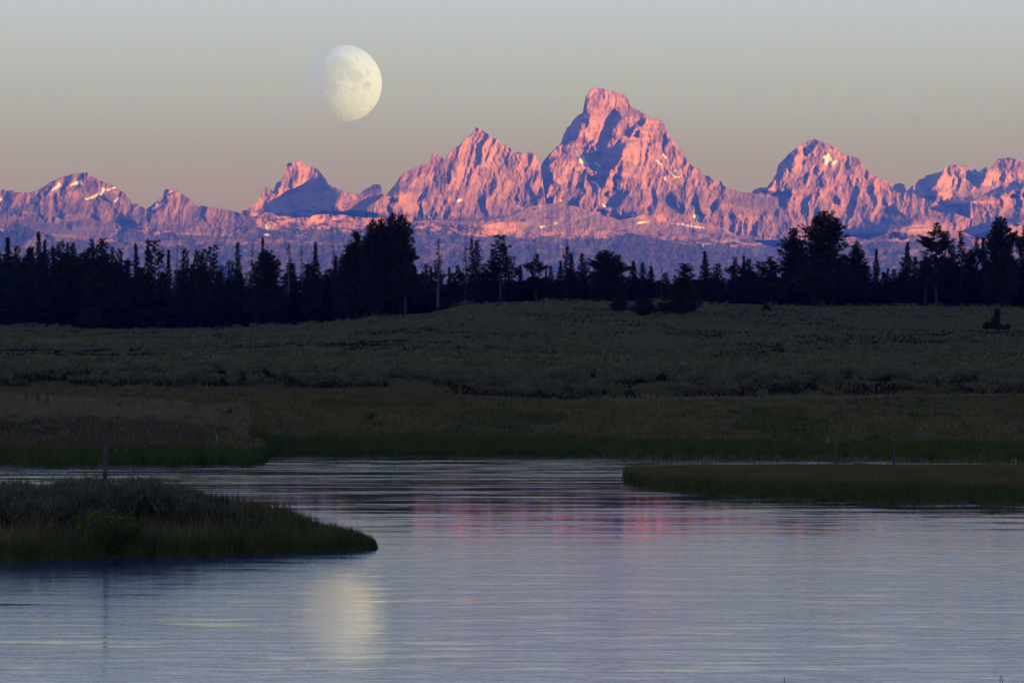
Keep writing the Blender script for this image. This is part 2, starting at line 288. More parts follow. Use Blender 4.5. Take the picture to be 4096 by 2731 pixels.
SH += [zz(2050, 900, 3.136, q) for q in ([(1385,300),(1400,200),(1415,120),(1425,150),(1450,210),(1520,230),(1530,300),(1470,330),(1380,310),(1250,300)], [(2220,210),(2225,150),(2300,55),(2290,90),(2240,190)], [(1180,305),(1380,300),(1500,320),(1600,420),(1400,350),(1250,330),(1130,320)], [(900,150),(1000,140),(1120,160),(1060,180),(940,180)])]

SN = [A1([(905,395),(940,350),(972,350),(950,400),(920,415)]), A1([(972,365),(1060,335),(1065,350),(990,375)]), A1([(1042,480),(1080,432),(1092,435),(1065,480)]), A1([(780,450),(850,425),(930,390),(935,405),(860,440),(790,460)]),
      A1([(640,330),(700,290),(750,280),(765,320),(720,315)]), A1([(465,380),(540,300),(560,330),(520,360)]), A1([(0,715),(40,740),(30,752),(0,735)]), A1([(0,460),(15,430),(18,455),(5,475)]), A1([(1390,540),(1430,510),(1470,490),(1430,530),(1400,560)]), A1([(1480,515),(1520,490),(1515,510)]),
      A2([(358,805),(375,800),(385,825),(408,825),(395,850),(375,848),(372,825)]), A2([(350,892),(400,888),(412,900),(395,907),(370,900)]), A2([(2120,590),(2135,575),(2170,562),(2172,580),(2150,590)]),
      A3([(1565,620),(1577,620),(1590,700),(1605,800),(1620,830),(1605,858),(1595,820),(1580,740),(1568,670)]), A3([(1343,878),(1362,878),(1385,915),(1368,918)]), A3([(1545,1075),(1575,1062),(1607,1070),(1580,1082),(1565,1092)]), A3([(1683,1045),(1695,1032),(1720,1038),(1700,1060)]),
      A4([(590,650),(602,655),(612,690),(628,725),(618,730),(598,695)]), A4([(625,745),(665,712),(680,740),(698,770),(712,800),(722,835),(710,825),(695,800),(660,795),(635,775)]), A4([(740,680),(760,670),(765,682)]), A4([(775,790),(790,770),(830,805),(822,820),(795,800)]),
      A4([(735,960),(780,950),(805,975),(815,1000),(800,1010),(790,985),(755,975)]), A4([(843,1160),(860,1170),(870,1188),(915,1195),(950,1215),(935,1220),(890,1200),(855,1195)]), A4([(1405,700),(1420,698),(1432,715),(1452,740),(1435,738),(1412,722)]), A4([(1347,755),(1360,755),(1380,775),(1410,800),(1395,802),(1365,775)]),
      A4([(1490,818),(1500,820),(1500,838),(1492,835)]), A4([(1495,878),(1510,885),(1545,915),(1590,905),(1560,922),(1520,920),(1505,900)]), A4([(1418,915),(1440,915),(1445,945),(1428,950),(1430,930)]), A4([(248,1385),(275,1370),(315,1377),(280,1395)]), A4([(388,1345),(402,1338),(415,1350),(400,1368)]), A4([(1715,1260),(1745,1260),(1758,1290),(1755,1325),(1735,1325),(1705,1290)]),
      A4([(1480,1350),(1600,1350),(1700,1375),(1815,1385),(1800,1395),(1700,1390),(1580,1365)]), A4([(1170,1340),(1240,1328),(1290,1335),(1230,1345),(1185,1355)]), A4([(1525,853),(1555,850),(1555,860),(1535,862)]), A4([(440,1132),(470,1130),(478,1138),(455,1142)]),
      A5([(765,250),(800,225),(815,228),(845,280),(820,295),(785,320),(790,280)]), A5([(835,315),(848,290),(878,272),(885,285),(860,312)]), A5([(825,190),(845,192),(840,205),(828,203)]),
      A5([(255,920),(290,918),(305,925),(290,935),(270,930)]), A5([(1845,375),(1865,370),(1860,385)])]

FO = []     # dark conifer forest on the lower slopes
TA = []     # smooth pale scree
TA += [A4([(0,1250),(160,1190),(480,1165),(740,1240),(940,1310),(1130,1430),(900,1420),(700,1380),(500,1420),(100,1430)]), A1([(300,700),(700,600),(800,560),(900,640),(1050,640),(1060,760),(800,830),(520,800)]),
       A4([(1600,1480),(1100,1440),(1000,1320),(1150,1300),(2352,1480),(2352,1529)]), A5([(0,490),(210,540),(380,520),(500,640),(300,700),(60,620)]), A5([(930,865),(1100,905),(1500,820),(1960,880),(2000,960),(1500,980),(1000,940)]), A5([(1800,555),(1850,500),(1860,450),(1880,460),(1910,420),(1960,420),(1950,460),(1910,500),(1925,520),(1970,500),(2030,480),(2100,470),(2200,440),(2300,410),(2352,380),(2352,420),(2200,470),(2100,500),(2000,545),(1900,570),(1840,580)]), zz(2050, 900, 3.136, [(1430,100),(1850,180),(2352,270),(2352,500),(1900,480),(1500,320)])]
shade = raster(SH); snow = raster(SN, 1.0, 31); talus = blur(blur(raster(TA, 3, 61), 3, 0), 3, 1)

def build_relief():
    # turn of the surface across the view: positive turns away from the sun
    n1 = fbm(RX / 60, RY / 95, 101, 5, 0.6) - 0.5
    n2 = ridged(RX / 27 + 0.28 * RY / 27 + .6 * fbm(RX / 40, RY / 40, 8, 2), RY / 105, 151, 5, 0.62)
    rough = 1 - 0.75 * talus
    g = -0.12 + rough * (0.85 * n1) - 0.25 * talus
    g = g * (1 - shade) + 1.25 * shade
    decay = np.where(shade > .5, 1.0, math.exp(-GS / 75.0))
    D = np.zeros_like(RX); acc = np.zeros(RX.shape[0])
    for i in range(RX.shape[1]):
        acc = acc * decay[:, i] + g[:, i] * GS
        acc = np.clip(acc, -50, 220)
        D[:, i] = acc
    D = blur(blur(D, 16, 0), 3, 1)
    n3 = ridged(RX / 85 + 0.2 * RY / 85 + fbm(RX / 90, RY / 90, 7, 3), RY / 200, 181, 2, 0.5)
    D += rough * ((n2 - 0.6) * 17 * (0.5 + fbm(RX / 50, RY / 50, 191, 2)) + (n3 - .6) * 46) * (1 - 0.85 * shade)
    D += rough * (fbm(RX / 9 - 0.3 * RY / 9, RY / 15, 171, 4, 0.75) - .5) * 11
    return D
DD = build_relief()
def samp(A, x, y):
    fx = np.clip((x - GX0) / GS, 0, A.shape[1] - 1.001); fy = np.clip((y - GY0) / GS, 0, A.shape[0] - 1.001)
    ix = fx.astype(int); iy = fy.astype(int); fx = fx - ix; fy = fy - iy
    return (A[iy, ix] * (1 - fx) + A[iy, ix + 1] * fx) * (1 - fy) + (A[iy + 1, ix] * (1 - fx) + A[iy + 1, ix + 1] * fx) * fy

def mountain(name, crest, base, dist, lean=1.1, jag=3.0, seed=1, forest=None, rel=1.0, step=3.2, back=1500.0, roll=0.0, mat=None):
    """rock face from its crest down to the row `base`, leaning back by `lean` (run over rise), with a back side"""
    cp = np.array(sorted(crest)); x0, x1 = cp[0, 0], cp[-1, 0]
    xs = np.arange(x0, x1 + step, step)
    cy = np.interp(xs, cp[:, 0], cp[:, 1])
    cy = cy + (fbm(xs / 9.0, xs * 0 + seed, seed, 4, 0.7) - .5) * 2 * jag
    base = np.maximum(base, cy + 12) if np.isscalar(base) else base
    nr = int(max(8, (base - cy).max() / step)) + 1
    t = np.linspace(0, 1, nr)[:, None]
    PX = np.repeat(xs[None, :], nr, 0); PY = cy[None, :] * (1 - t) + base * t
    DIST = dist
    run = (base - PY) * lean                      # further back the higher it is
    dep = DIST + (run - rel * samp(DD, PX, PY)) * DIST / F
    if roll: dep = dep - roll * (fbm(PX / 120, PY / 45, seed * 7, 4, .5) * 120 + ridged(PX / 30, PY / 13, seed * 5, 4, .55) * 15) * DIST / F
    X = (PX - 2048) / F * dep; Z = CAMZ + (HZ - PY) / F * dep
    # back side falling away behind the crest
    nb = 6; rows = [(X, dep, Z)]
    bx, by, bz = [], [], []
    for k in range(1, nb + 1):
        u = k / nb
        by.append(dep[0] + back * u + 60 * np.sin(xs / 37 + k)); bx.append(X[0] * (dep[0] + back * u) / dep[0])
        bz.append(np.maximum(Z[0] * (1 - u) ** 1.1 - 5, -2))
    X = np.vstack([np.array(bx)[::-1], X]); Y = np.vstack([np.array(by)[::-1], dep]); Z = np.vstack([np.array(bz)[::-1], Z])
    PXa = np.vstack([np.repeat(xs[None], nb, 0), PX]); PYa = np.vstack([np.repeat(cy[None], nb, 0), PY])
    V = np.stack([X, Y, Z], -1).reshape(-1, 3); nR, nC = X.shape
    i = np.arange(nR - 1)[:, None] * nC + np.arange(nC - 1)[None, :]
    Fc = np.stack([i, i + nC, i + nC + 1, i + 1], -1).reshape(-1, 4)
    fo = np.zeros(PXa.shape) if forest is None else forest(PXa, PYa)
    mask = np.stack([samp(snow, PXa, PYa), fo, samp(talus, PXa, PYa)], -1).reshape(-1, 3)
    mask[: nb * nC] = 0
    o = mesh_np(name, V, Fc, mat or ROCK, smooth=True, attrs={'mask': mask})
    return o

def forest_band(y0, y1, den=0.5, seed=7):
    def f(px, py):
        n = fbm(px / 42, py / 13, seed, 6, 0.75)
        d = sstep(y0, y1, py) * den
        return sstep(0.66 - 0.45 * d, 0.74 - 0.45 * d, n)
    return f
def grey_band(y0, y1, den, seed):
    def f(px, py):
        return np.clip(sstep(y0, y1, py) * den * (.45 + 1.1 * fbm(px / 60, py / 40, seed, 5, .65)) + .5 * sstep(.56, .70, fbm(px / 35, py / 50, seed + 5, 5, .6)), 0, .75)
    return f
M = mountain
mts = [
 (M('mountain', CR['far_tip'], 900, 29500, seed=2, back=2500), 'dark blue distant summit tip at the far left edge'),
 (M('mountain', CR['round_knob'], 860, 31000, seed=3, rel=1, back=900), 'small dark rounded knob in the saddle left of the far right peaks'),
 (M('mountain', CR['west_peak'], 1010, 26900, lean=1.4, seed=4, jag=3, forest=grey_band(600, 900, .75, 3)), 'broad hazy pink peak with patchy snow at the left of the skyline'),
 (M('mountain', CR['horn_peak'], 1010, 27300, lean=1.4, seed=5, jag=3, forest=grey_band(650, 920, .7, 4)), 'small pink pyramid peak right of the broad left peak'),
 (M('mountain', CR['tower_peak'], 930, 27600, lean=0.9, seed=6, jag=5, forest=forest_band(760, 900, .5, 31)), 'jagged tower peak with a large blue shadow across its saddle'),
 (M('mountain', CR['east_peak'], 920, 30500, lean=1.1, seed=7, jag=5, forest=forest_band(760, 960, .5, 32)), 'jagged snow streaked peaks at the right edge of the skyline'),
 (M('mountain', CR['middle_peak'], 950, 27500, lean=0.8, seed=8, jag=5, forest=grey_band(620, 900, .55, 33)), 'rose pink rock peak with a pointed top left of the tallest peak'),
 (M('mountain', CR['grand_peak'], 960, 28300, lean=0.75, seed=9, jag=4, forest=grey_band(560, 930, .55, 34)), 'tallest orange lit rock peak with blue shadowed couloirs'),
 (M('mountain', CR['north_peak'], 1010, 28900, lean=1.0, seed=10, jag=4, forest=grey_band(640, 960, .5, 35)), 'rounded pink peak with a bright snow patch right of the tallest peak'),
 (M('mountain_bench', CR['middle_bench'], 1060, 25600, lean=1.5, seed=11, jag=3, rel=.42, roll=.35, forest=forest_band(840, 970, .95, 5)), 'hazy lilac ridge with two snow spots below the tower peak'),
 (M('mountain_bench', CR['dome_bench'], 1060, 25900, lean=1.5, seed=12, jag=2, rel=.42, roll=.35, forest=forest_band(915, 980, 1.05, 6)), 'smooth lilac dome in front of the tallest peak'),
 (M('mountain_bench', CR['grand_bench'], 1090, 26600, lean=1.5, seed=13, jag=3, rel=.42, roll=.35, forest=forest_band(900, 1020, .95, 8)), 'rocky pink bench running right from the foot of the tallest peak'),
 (M('forested_spur', CR['forested_spur'], 1090, 24600, mat=FOOT, lean=1.6, seed=14, jag=3, rel=.42, roll=.35, forest=forest_band(850, 960, 1.3, 9)), 'blue forested hill at the lower left of the range'),
 (M('foothill', CR['foothill_west'], 1190, 23600, mat=FOOT, lean=1.9, seed=15, jag=5, rel=.05, roll=.6, forest=forest_band(900, 1060, 1.15, 10)), 'mottled blue and pink foothills above the left and middle trees'),
 (M('foothill', CR['foothill_east'], 1190, 23800, mat=FOOT, lean=1.9, seed=16, jag=5, rel=.05, roll=.6, forest=forest_band(940, 1080, .95, 11)), 'mottled lilac foothills above the right trees'),
 (M('long_slope', CR['long_slope'], 1190, 23500, mat=FOOT, lean=2.4, seed=17, jag=1.5, rel=.08, roll=.25, forest=forest_band(700, 900, .9, 12)), 'smooth blue grey slope falling to the right above the trees'),
]
for o, lab in mts: tag(o, lab, None, None, 'structure')
# ------------------------------------------------------------------ moon
def moon():
    m = NT("moon_surface")
    geo = m.n('ShaderNodeNewGeometry'); tr = m.n('ShaderNodeBsdfTransparent'); df = m.n('ShaderNodeBsdfDiffuse')
    tcn = m.n('ShaderNodeTexCoord'); obj = tcn.outputs['Object']
    big = m.noise(1.6, 5, 0.6, vec=obj); fine = m.noise(9, 8, 0.75, vec=obj)
    c = m.ramp(fine, [(0.35, (0.13, 0.21, 0.52)), (0.65, (0.19, 0.31, 0.72))])
    mar = None
    # seas, as seen from the river (unit sphere, x right, z up, y away)
    seas = [((0.10, 0.38), .20), ((0.34, 0.08), .17), ((0.42, .16), .15), ((0.62, -.12), .14), ((0.66, .22), .085), ((0.34, -.20), .10), ((-.18, .40), .22), ((-.30, .12), .26), ((-.25, -.15), .20), ((-.02, .12), .12), ((0.22, .22), .14), ((-.1, .62), .10)]
    for (x, z), r in seas:
        y = -math.sqrt(max(0, 1 - x * x - z * z))
        d = m.n('ShaderNodeVectorMath', operation='DISTANCE'); d.inputs[1].default_value = (x, y, z)
        # warp the outline
        ad = m.n('ShaderNodeVectorMath', operation='ADD'); nz = m.n('ShaderNodeTexNoise'); nz.inputs['Scale'].default_value = 6; nz.inputs['Detail'].default_value = 8; nz.inputs['Roughness'].default_value = .65
        m.l(obj, nz.inputs['Vector']); sb = m.n('ShaderNodeVectorMath', operation='MULTIPLY_ADD'); sb.inputs[1].default_value = (.42,) * 3; sb.inputs[2].default_value = (-.21,) * 3
        m.l(nz.outputs['Color'], sb.inputs[0]); m.l(obj, ad.inputs[0]); m.l(sb.outputs[0], ad.inputs[1]); m.l(ad.outputs[0], d.inputs[0])
        k = m.n('ShaderNodeMapRange', interpolation_type='SMOOTHSTEP'); k.inputs['From Min'].default_value = r * 1.45; k.inputs['From Max'].default_value = r * .45
        m.l(d.outputs['Value'], k.inputs['Value'])
        if mar is None: mar = k.outputs[0]
        else:
            mx = m.n('ShaderNodeMath', operation='MAXIMUM'); m.l(mar, mx.inputs[0]); m.l(k.outputs[0], mx.inputs[1]); mar = mx.outputs[0]
    half = m.n('ShaderNodeMath', operation='MULTIPLY'); half.inputs[1].default_value = .8; m.l(mar, half.inputs[0])
    c = m.mix(half.outputs[0], c, (0.088, 0.145, 0.31))
    vo = m.n('ShaderNodeTexVoronoi'); vo.inputs['Scale'].default_value = 13; m.l(obj, vo.inputs['Vector'])
    cr = m.n('ShaderNodeMapRange', interpolation_type='SMOOTHSTEP'); cr.inputs['From Min'].default_value = 0.0; cr.inputs['From Max'].default_value = 0.35
    m.l(vo.outputs['Distance'], cr.inputs['Value'])
    bp = m.n('ShaderNodeBump'); bp.inputs['Strength'].default_value = .3; bp.inputs['Distance'].default_value = 14.0
    ad = m.n('ShaderNodeMath', operation='ADD'); m.l(cr.outputs[0], ad.inputs[0]); m.l(fine, ad.inputs[1]); m.l(ad.outputs[0], bp.inputs['Height'])
    tr.inputs['Color'].default_value = (0.88, 0.85, 0.73, 1)
    m.l(c, df.inputs['Color']); m.l(bp.outputs[0], df.inputs['Normal'])
    a = m.n('ShaderNodeAddShader'); m.l(tr.outputs[0], a.inputs[0]); m.l(df.outputs[0], a.inputs[1])
    mx = m.n('ShaderNodeMixShader'); m.l(geo.outputs['Backfacing'], mx.inputs[0]); m.l(a.outputs[0], mx.inputs[1]); m.l(tr.outputs[0], mx.inputs[2])
    t2 = m.n('ShaderNodeBsdfTransparent'); m.l(t2.outputs[0], mx.inputs[2]); m.l(mx.outputs[0], m.out.inputs[0])
    Ym = 60000.0; c0 = P(1373, 335, Ym); r = 155.0 / F * Ym
    nu, nv = 128, 64; th = np.linspace(0, math.pi, nv + 1); ph = np.linspace(0, 2 * math.pi, nu, endpoint=False)
    T, H = np.meshgrid(th, ph, indexing='ij')
    V = np.stack([np.sin(T) * np.cos(H), np.sin(T) * np.sin(H), np.cos(T)], -1).reshape(-1, 3)
    i = np.arange(nv)[:, None]; j = np.arange(nu)[None, :]; j2 = (j + 1) % nu
    Fc = np.stack([i * nu + j + 0 * i, (i + 1) * nu + j, (i + 1) * nu + j2, i * nu + j2], -1).reshape(-1, 4)
    o = mesh_np('moon', V, Fc, m.m, smooth=True); o.location = c0; o.scale = (r, r, r)
    tag(o, 'pale waxing gibbous moon hanging in the dusk sky', 'moon')
moon()

# hills behind the viewer whose shade covers the river and the meadow
def shading_hills():
    m = NT("hill_grass"); m.bsdf(m.ramp(m.noise(0.004, 5), [(0.4, (0.05, 0.055, 0.035)), (0.6, (0.10, 0.09, 0.06))]), 0.95, .05)
    az = R(SUN_AZ); u = np.array([math.sin(az), -math.cos(az)]); v = np.array([math.cos(az), math.sin(az)])
    a = np.linspace(-3800, 3800, 120); b = np.linspace(-700, 700, 30)
    A, B = np.meshgrid(a, b); Dc = 1700
    H = 250 + 60 * fbm(A / 700, A * 0, 77, 4) ; H = H * np.clip(1 - (B / 700) ** 2, 0, 1) ** .8
    X = u[0] * (Dc + B) + v[0] * A; Y = u[1] * (Dc + B) + v[1] * A
    Z = H + (fbm(A / 120, B / 120, 78, 4) - .5) * 30 - 12
    V = np.stack([X, Y, Z], -1).reshape(-1, 3); n = len(a)
    i = np.arange(len(b) - 1)[:, None] * n + np.arange(n - 1)[None]
    Fc = np.stack([i, i + 1, i + n + 1, i + n], -1).reshape(-1, 4)
    tag(mesh_np('hills', V, Fc, m.m, smooth=True), kind='structure')
shading_hills()
# ------------------------------------------------------------------ ground
_YT = np.arange(40.0, 900.0, .5)
def wz(Y):
    """the river drops a little away from the viewer"""
    t = np.clip((np.asarray(Y, float) - 98) / 45.0, 0, 1)
    return -0.0087 * (45 * t * t / 2 + np.maximum(np.asarray(Y, float) - 143, 0))
_RT = HZ + F * (CAMZ - wz(_YT)) / _YT
def row_dist(row): return np.interp(-np.asarray(row, float), -_RT, _YT)
def waterline(px):
    """distance of the far shore for a photo column"""
    row = np.interp(px, [-2500, 0, 200, 700, 1000, 1040, 1075, 1110, 1400, 2000, 2600, 3200, 3700, 4096, 6500],
                        [1862, 1866, 1868, 1866, 1862, 1856, 1836, 1829, 1828, 1831, 1836, 1840, 1845, 1848, 1852])
    return row_dist(row + (fbm(np.asarray(px, float) / 110, np.zeros(np.shape(px)), 55, 4, .6) - .5) * 9)
def isl_front(px): return row_dist(np.interp(px, [2480, 2500, 2560, 2750, 3100, 3400, 3700, 4096, 6500], [1915, 1932, 1952, 1972, 1998, 2008, 2016, 2022, 2030]) + (fbm(np.asarray(px, float) / 90, np.zeros(np.shape(px)), 56, 4, .65) - .5) * 16)
def near_front(X): return np.interp(X, [-26, -12.5, -7, -5, -3.3], [97.0, 98.5, 101.3, 103.0, 105.0]) + (fbm(np.asarray(X, float) / 1.1, np.zeros(np.shape(X)), 57, 4, .65) - .5) * 1.1
KX = [-2500, 0, 330, 600, 900, 1200, 1400, 1500, 1700, 1760, 1850, 2000, 2200, 2600, 2800, 2900, 3100, 4096, 6500]
PROF = {   # distance -> row of the ground seen at that distance, per column
 262: [1600, 1600, 1610, 1625, 1645, 1655, 1660, 1662, 1660, 1660, 1660, 1660, 1660, 1660, 1655, 1650, 1650, 1640, 1640],
 322: [1560, 1560, 1558, 1552, 1548, 1552, 1560, 1560, 1570, 1575, 1590, 1600, 1602, 1600, 1590, 1592, 1598, 1590, 1590],
 333: [1505, 1505, 1505, 1500, 1498, 1502, 1512, 1515, 1520, 1520, 1525, 1528, 1528, 1530, 1525, 1525, 1528, 1528, 1528],
 400: [1462, 1462, 1462, 1460, 1458, 1458, 1460, 1460, 1462, 1462, 1464, 1465, 1466, 1467, 1468, 1468, 1468, 1468, 1468],
 430: [1452, 1452, 1452, 1450, 1448, 1448, 1450, 1450, 1452, 1452, 1454, 1455, 1456, 1457, 1458, 1458, 1458, 1458, 1458],
 500: [1420, 1420, 1420, 1420, 1415, 1412, 1412, 1415, 1418, 1418, 1420, 1425, 1432, 1448, 1452, 1450, 1440, 1435, 1435],
 620: [1370, 1370, 1370, 1368, 1365, 1355, 1352, 1345, 1340, 1340, 1335, 1330, 1330, 1340, 1350, 1350, 1345, 1345, 1345],
 740: [1330, 1330, 1335, 1335, 1332, 1322, 1310, 1300, 1288, 1280, 1262, 1250, 1245, 1250, 1262, 1268, 1275, 1280, 1280],
 850: [1303, 1303, 1312, 1316, 1312, 1298, 1276, 1262, 1252, 1242, 1218, 1208, 1205, 1206, 1210, 1216, 1224, 1226, 1226],
 960: [1306, 1306, 1316, 1320, 1316, 1302, 1282, 1268, 1258, 1248, 1226, 1216, 1212, 1213, 1216, 1222, 1230, 1232, 1232],
 1200: [1320] * 19,
}
def ground_z(px, Y):
    ds = sorted(PROF)
    rows = np.stack([np.interp(px, KX, PROF[d]) for d in ds], -1)          # (..., nd)
    zs = CAMZ + (HZ - rows) / F * np.array(ds)
    wl = waterline(px)
    wl_z = wz(wl)
    up = wl_z + 0.12 + sstep(0, 14, Y - wl) * 0.18
    z = np.where(Y > wl, up + (zs[..., 0] - up) * np.clip((Y - wl) / (262 - wl), 0, 1) ** 1.1, wz(Y) - 0.7 * sstep(0, -6, Y - wl))
    for k in range(len(ds) - 1):
        t = np.clip((Y - ds[k]) / (ds[k + 1] - ds[k]), 0, 1)
        z = np.where(Y >= ds[k], zs[..., k] + (zs[..., k + 1] - zs[..., k]) * t, z)
    far = sstep(1200, 22000, Y)
    z = np.where(Y > 1200, zs[..., -1] * (1 - far) + far * 230, z)
    X = (px - 2048) / F * Y
    # left spur bank
    sp_ = sstep(1000, 700, px) * sstep(0, 20, Y - wl) * sstep(262, 225, Y)
    z = z + sp_ * 0.8
    rough = sstep(200, 320, Y) * sstep(1300, 900, Y)
    z = z + rough * (fbm(X / 9, Y / 14, 31, 4) - .5) * 0.7
    # near left island
    top = np.interp(X, [-26, -12.5, -9.0, -6.6, -5.2, -4.2, -3.3], [.78, .78, .74, .62, .42, .25, 0.0])
    c0 = near_front(X); c1 = np.interp(X, [-26, -12, -7, -5, -3.3], [123, 118, 113, 109, 106.0])
    isl = sstep(0, 4.5, Y - c0) * sstep(0, 4.0, c1 - Y) * (X < -3.2)
    edge = sstep(-0.4, 0.3, Y - c0) * sstep(-.4, .3, c1 - Y) * sstep(-3.2, -3.5, X)
    z = np.where(edge > 0, np.maximum(z, wz(Y) - 0.7 + 0.8 * edge + top * isl + isl * (fbm(X / 1.5, Y / 1.5, 37, 3) - .5) * .25), z)
    # low grassy island at the right
    prow = np.interp(px, [2480, 2500, 2560, 2750, 3100, 3400, 3700, 4096, 6500], [1915, 1932, 1952, 1972, 1998, 2008, 2016, 2022, 2030])
    brow = np.interp(px, [2480, 2500, 2650, 3000, 3300, 4096, 6500], [1915, 1902, 1888, 1882, 1880, 1880, 1882])
    n0 = isl_front(px); n1 = row_dist(brow)
    m_ = sstep(-.3, .4, Y - n0) * sstep(-.3, .4, n1 - Y) * sstep(2485, 2500, px)
    z = np.where(m_ > 0, np.maximum(z, wz(Y) - 0.7 + m_ * 0.78 + sstep(0, 6, Y - n0) * sstep(0, 10, n1 - Y) * .22), z)
    return z
def gz(x, y):
    x = np.asarray(x, float); y = np.asarray(y, float)
    return ground_z(2048 + x / y * F, y)

def ground():
    m = NT("field_ground")
    big = m.noise(0.030, 5, 0.65, sc3=(1.0, 0.45, 1)); fine = m.noise(1.2, 6, 0.8, sc3=(1, .5, 1)); med = m.noise(0.16, 5, 0.7, sc3=(1, .35, 1))
    c = m.ramp(big, [(0.38, (0.075, 0.068, 0.022)), (0.5, (0.11, 0.085, 0.026)), (0.62, (0.17, 0.108, 0.034))])
    c = m.mix(0.5, c, m.ramp(med, [(0.35, (0.07, 0.062, 0.02)), (0.65, (0.18, 0.125, 0.038))]))
    c = m.mix(0.5, c, m.ramp(fine, [(0.3, (0.08, 0.065, 0.020)), (0.7, (0.20, 0.15, 0.05))]))
    m.bsdf(c, 1.0, 0.0, fine, .9, .25)
    ys = np.concatenate([np.array([-900, -300, 0, 20, 40, 60, 75]), np.arange(85, 128, .35), np.arange(128, 215, .8), np.arange(215, 345, 1.4), np.arange(346, 470, 2.5), np.arange(472, 1000, 5.0), np.geomspace(1000, 33000, 60)])
    us = np.concatenate([np.linspace(-9000, -600, 30), np.arange(-560, 4660, 17.0), np.linspace(4700, 13000, 30)])
    U, Yg = np.meshgrid(us, ys)
    Ye = np.maximum(Yg, 60)
    Z = ground_z(np.clip(U, -2500, 6500), Ye); X = (U - 2048) / F * np.maximum(Ye, 60)
    X = np.where(Yg < 60, (U - 2048) / F * 60 * 3, X)
    Z = np.where(Yg < 60, -0.7, Z)
    n = len(us); i = np.arange(len(ys) - 1)[:, None] * n + np.arange(n - 1)[None]
    V = np.stack([X, Yg, Z], -1).reshape(-1, 3)
    tag(mesh_np('ground', V, np.stack([i, i + 1, i + n + 1, i + n], -1).reshape(-1, 4), m.m, smooth=True), kind='structure')
ground()

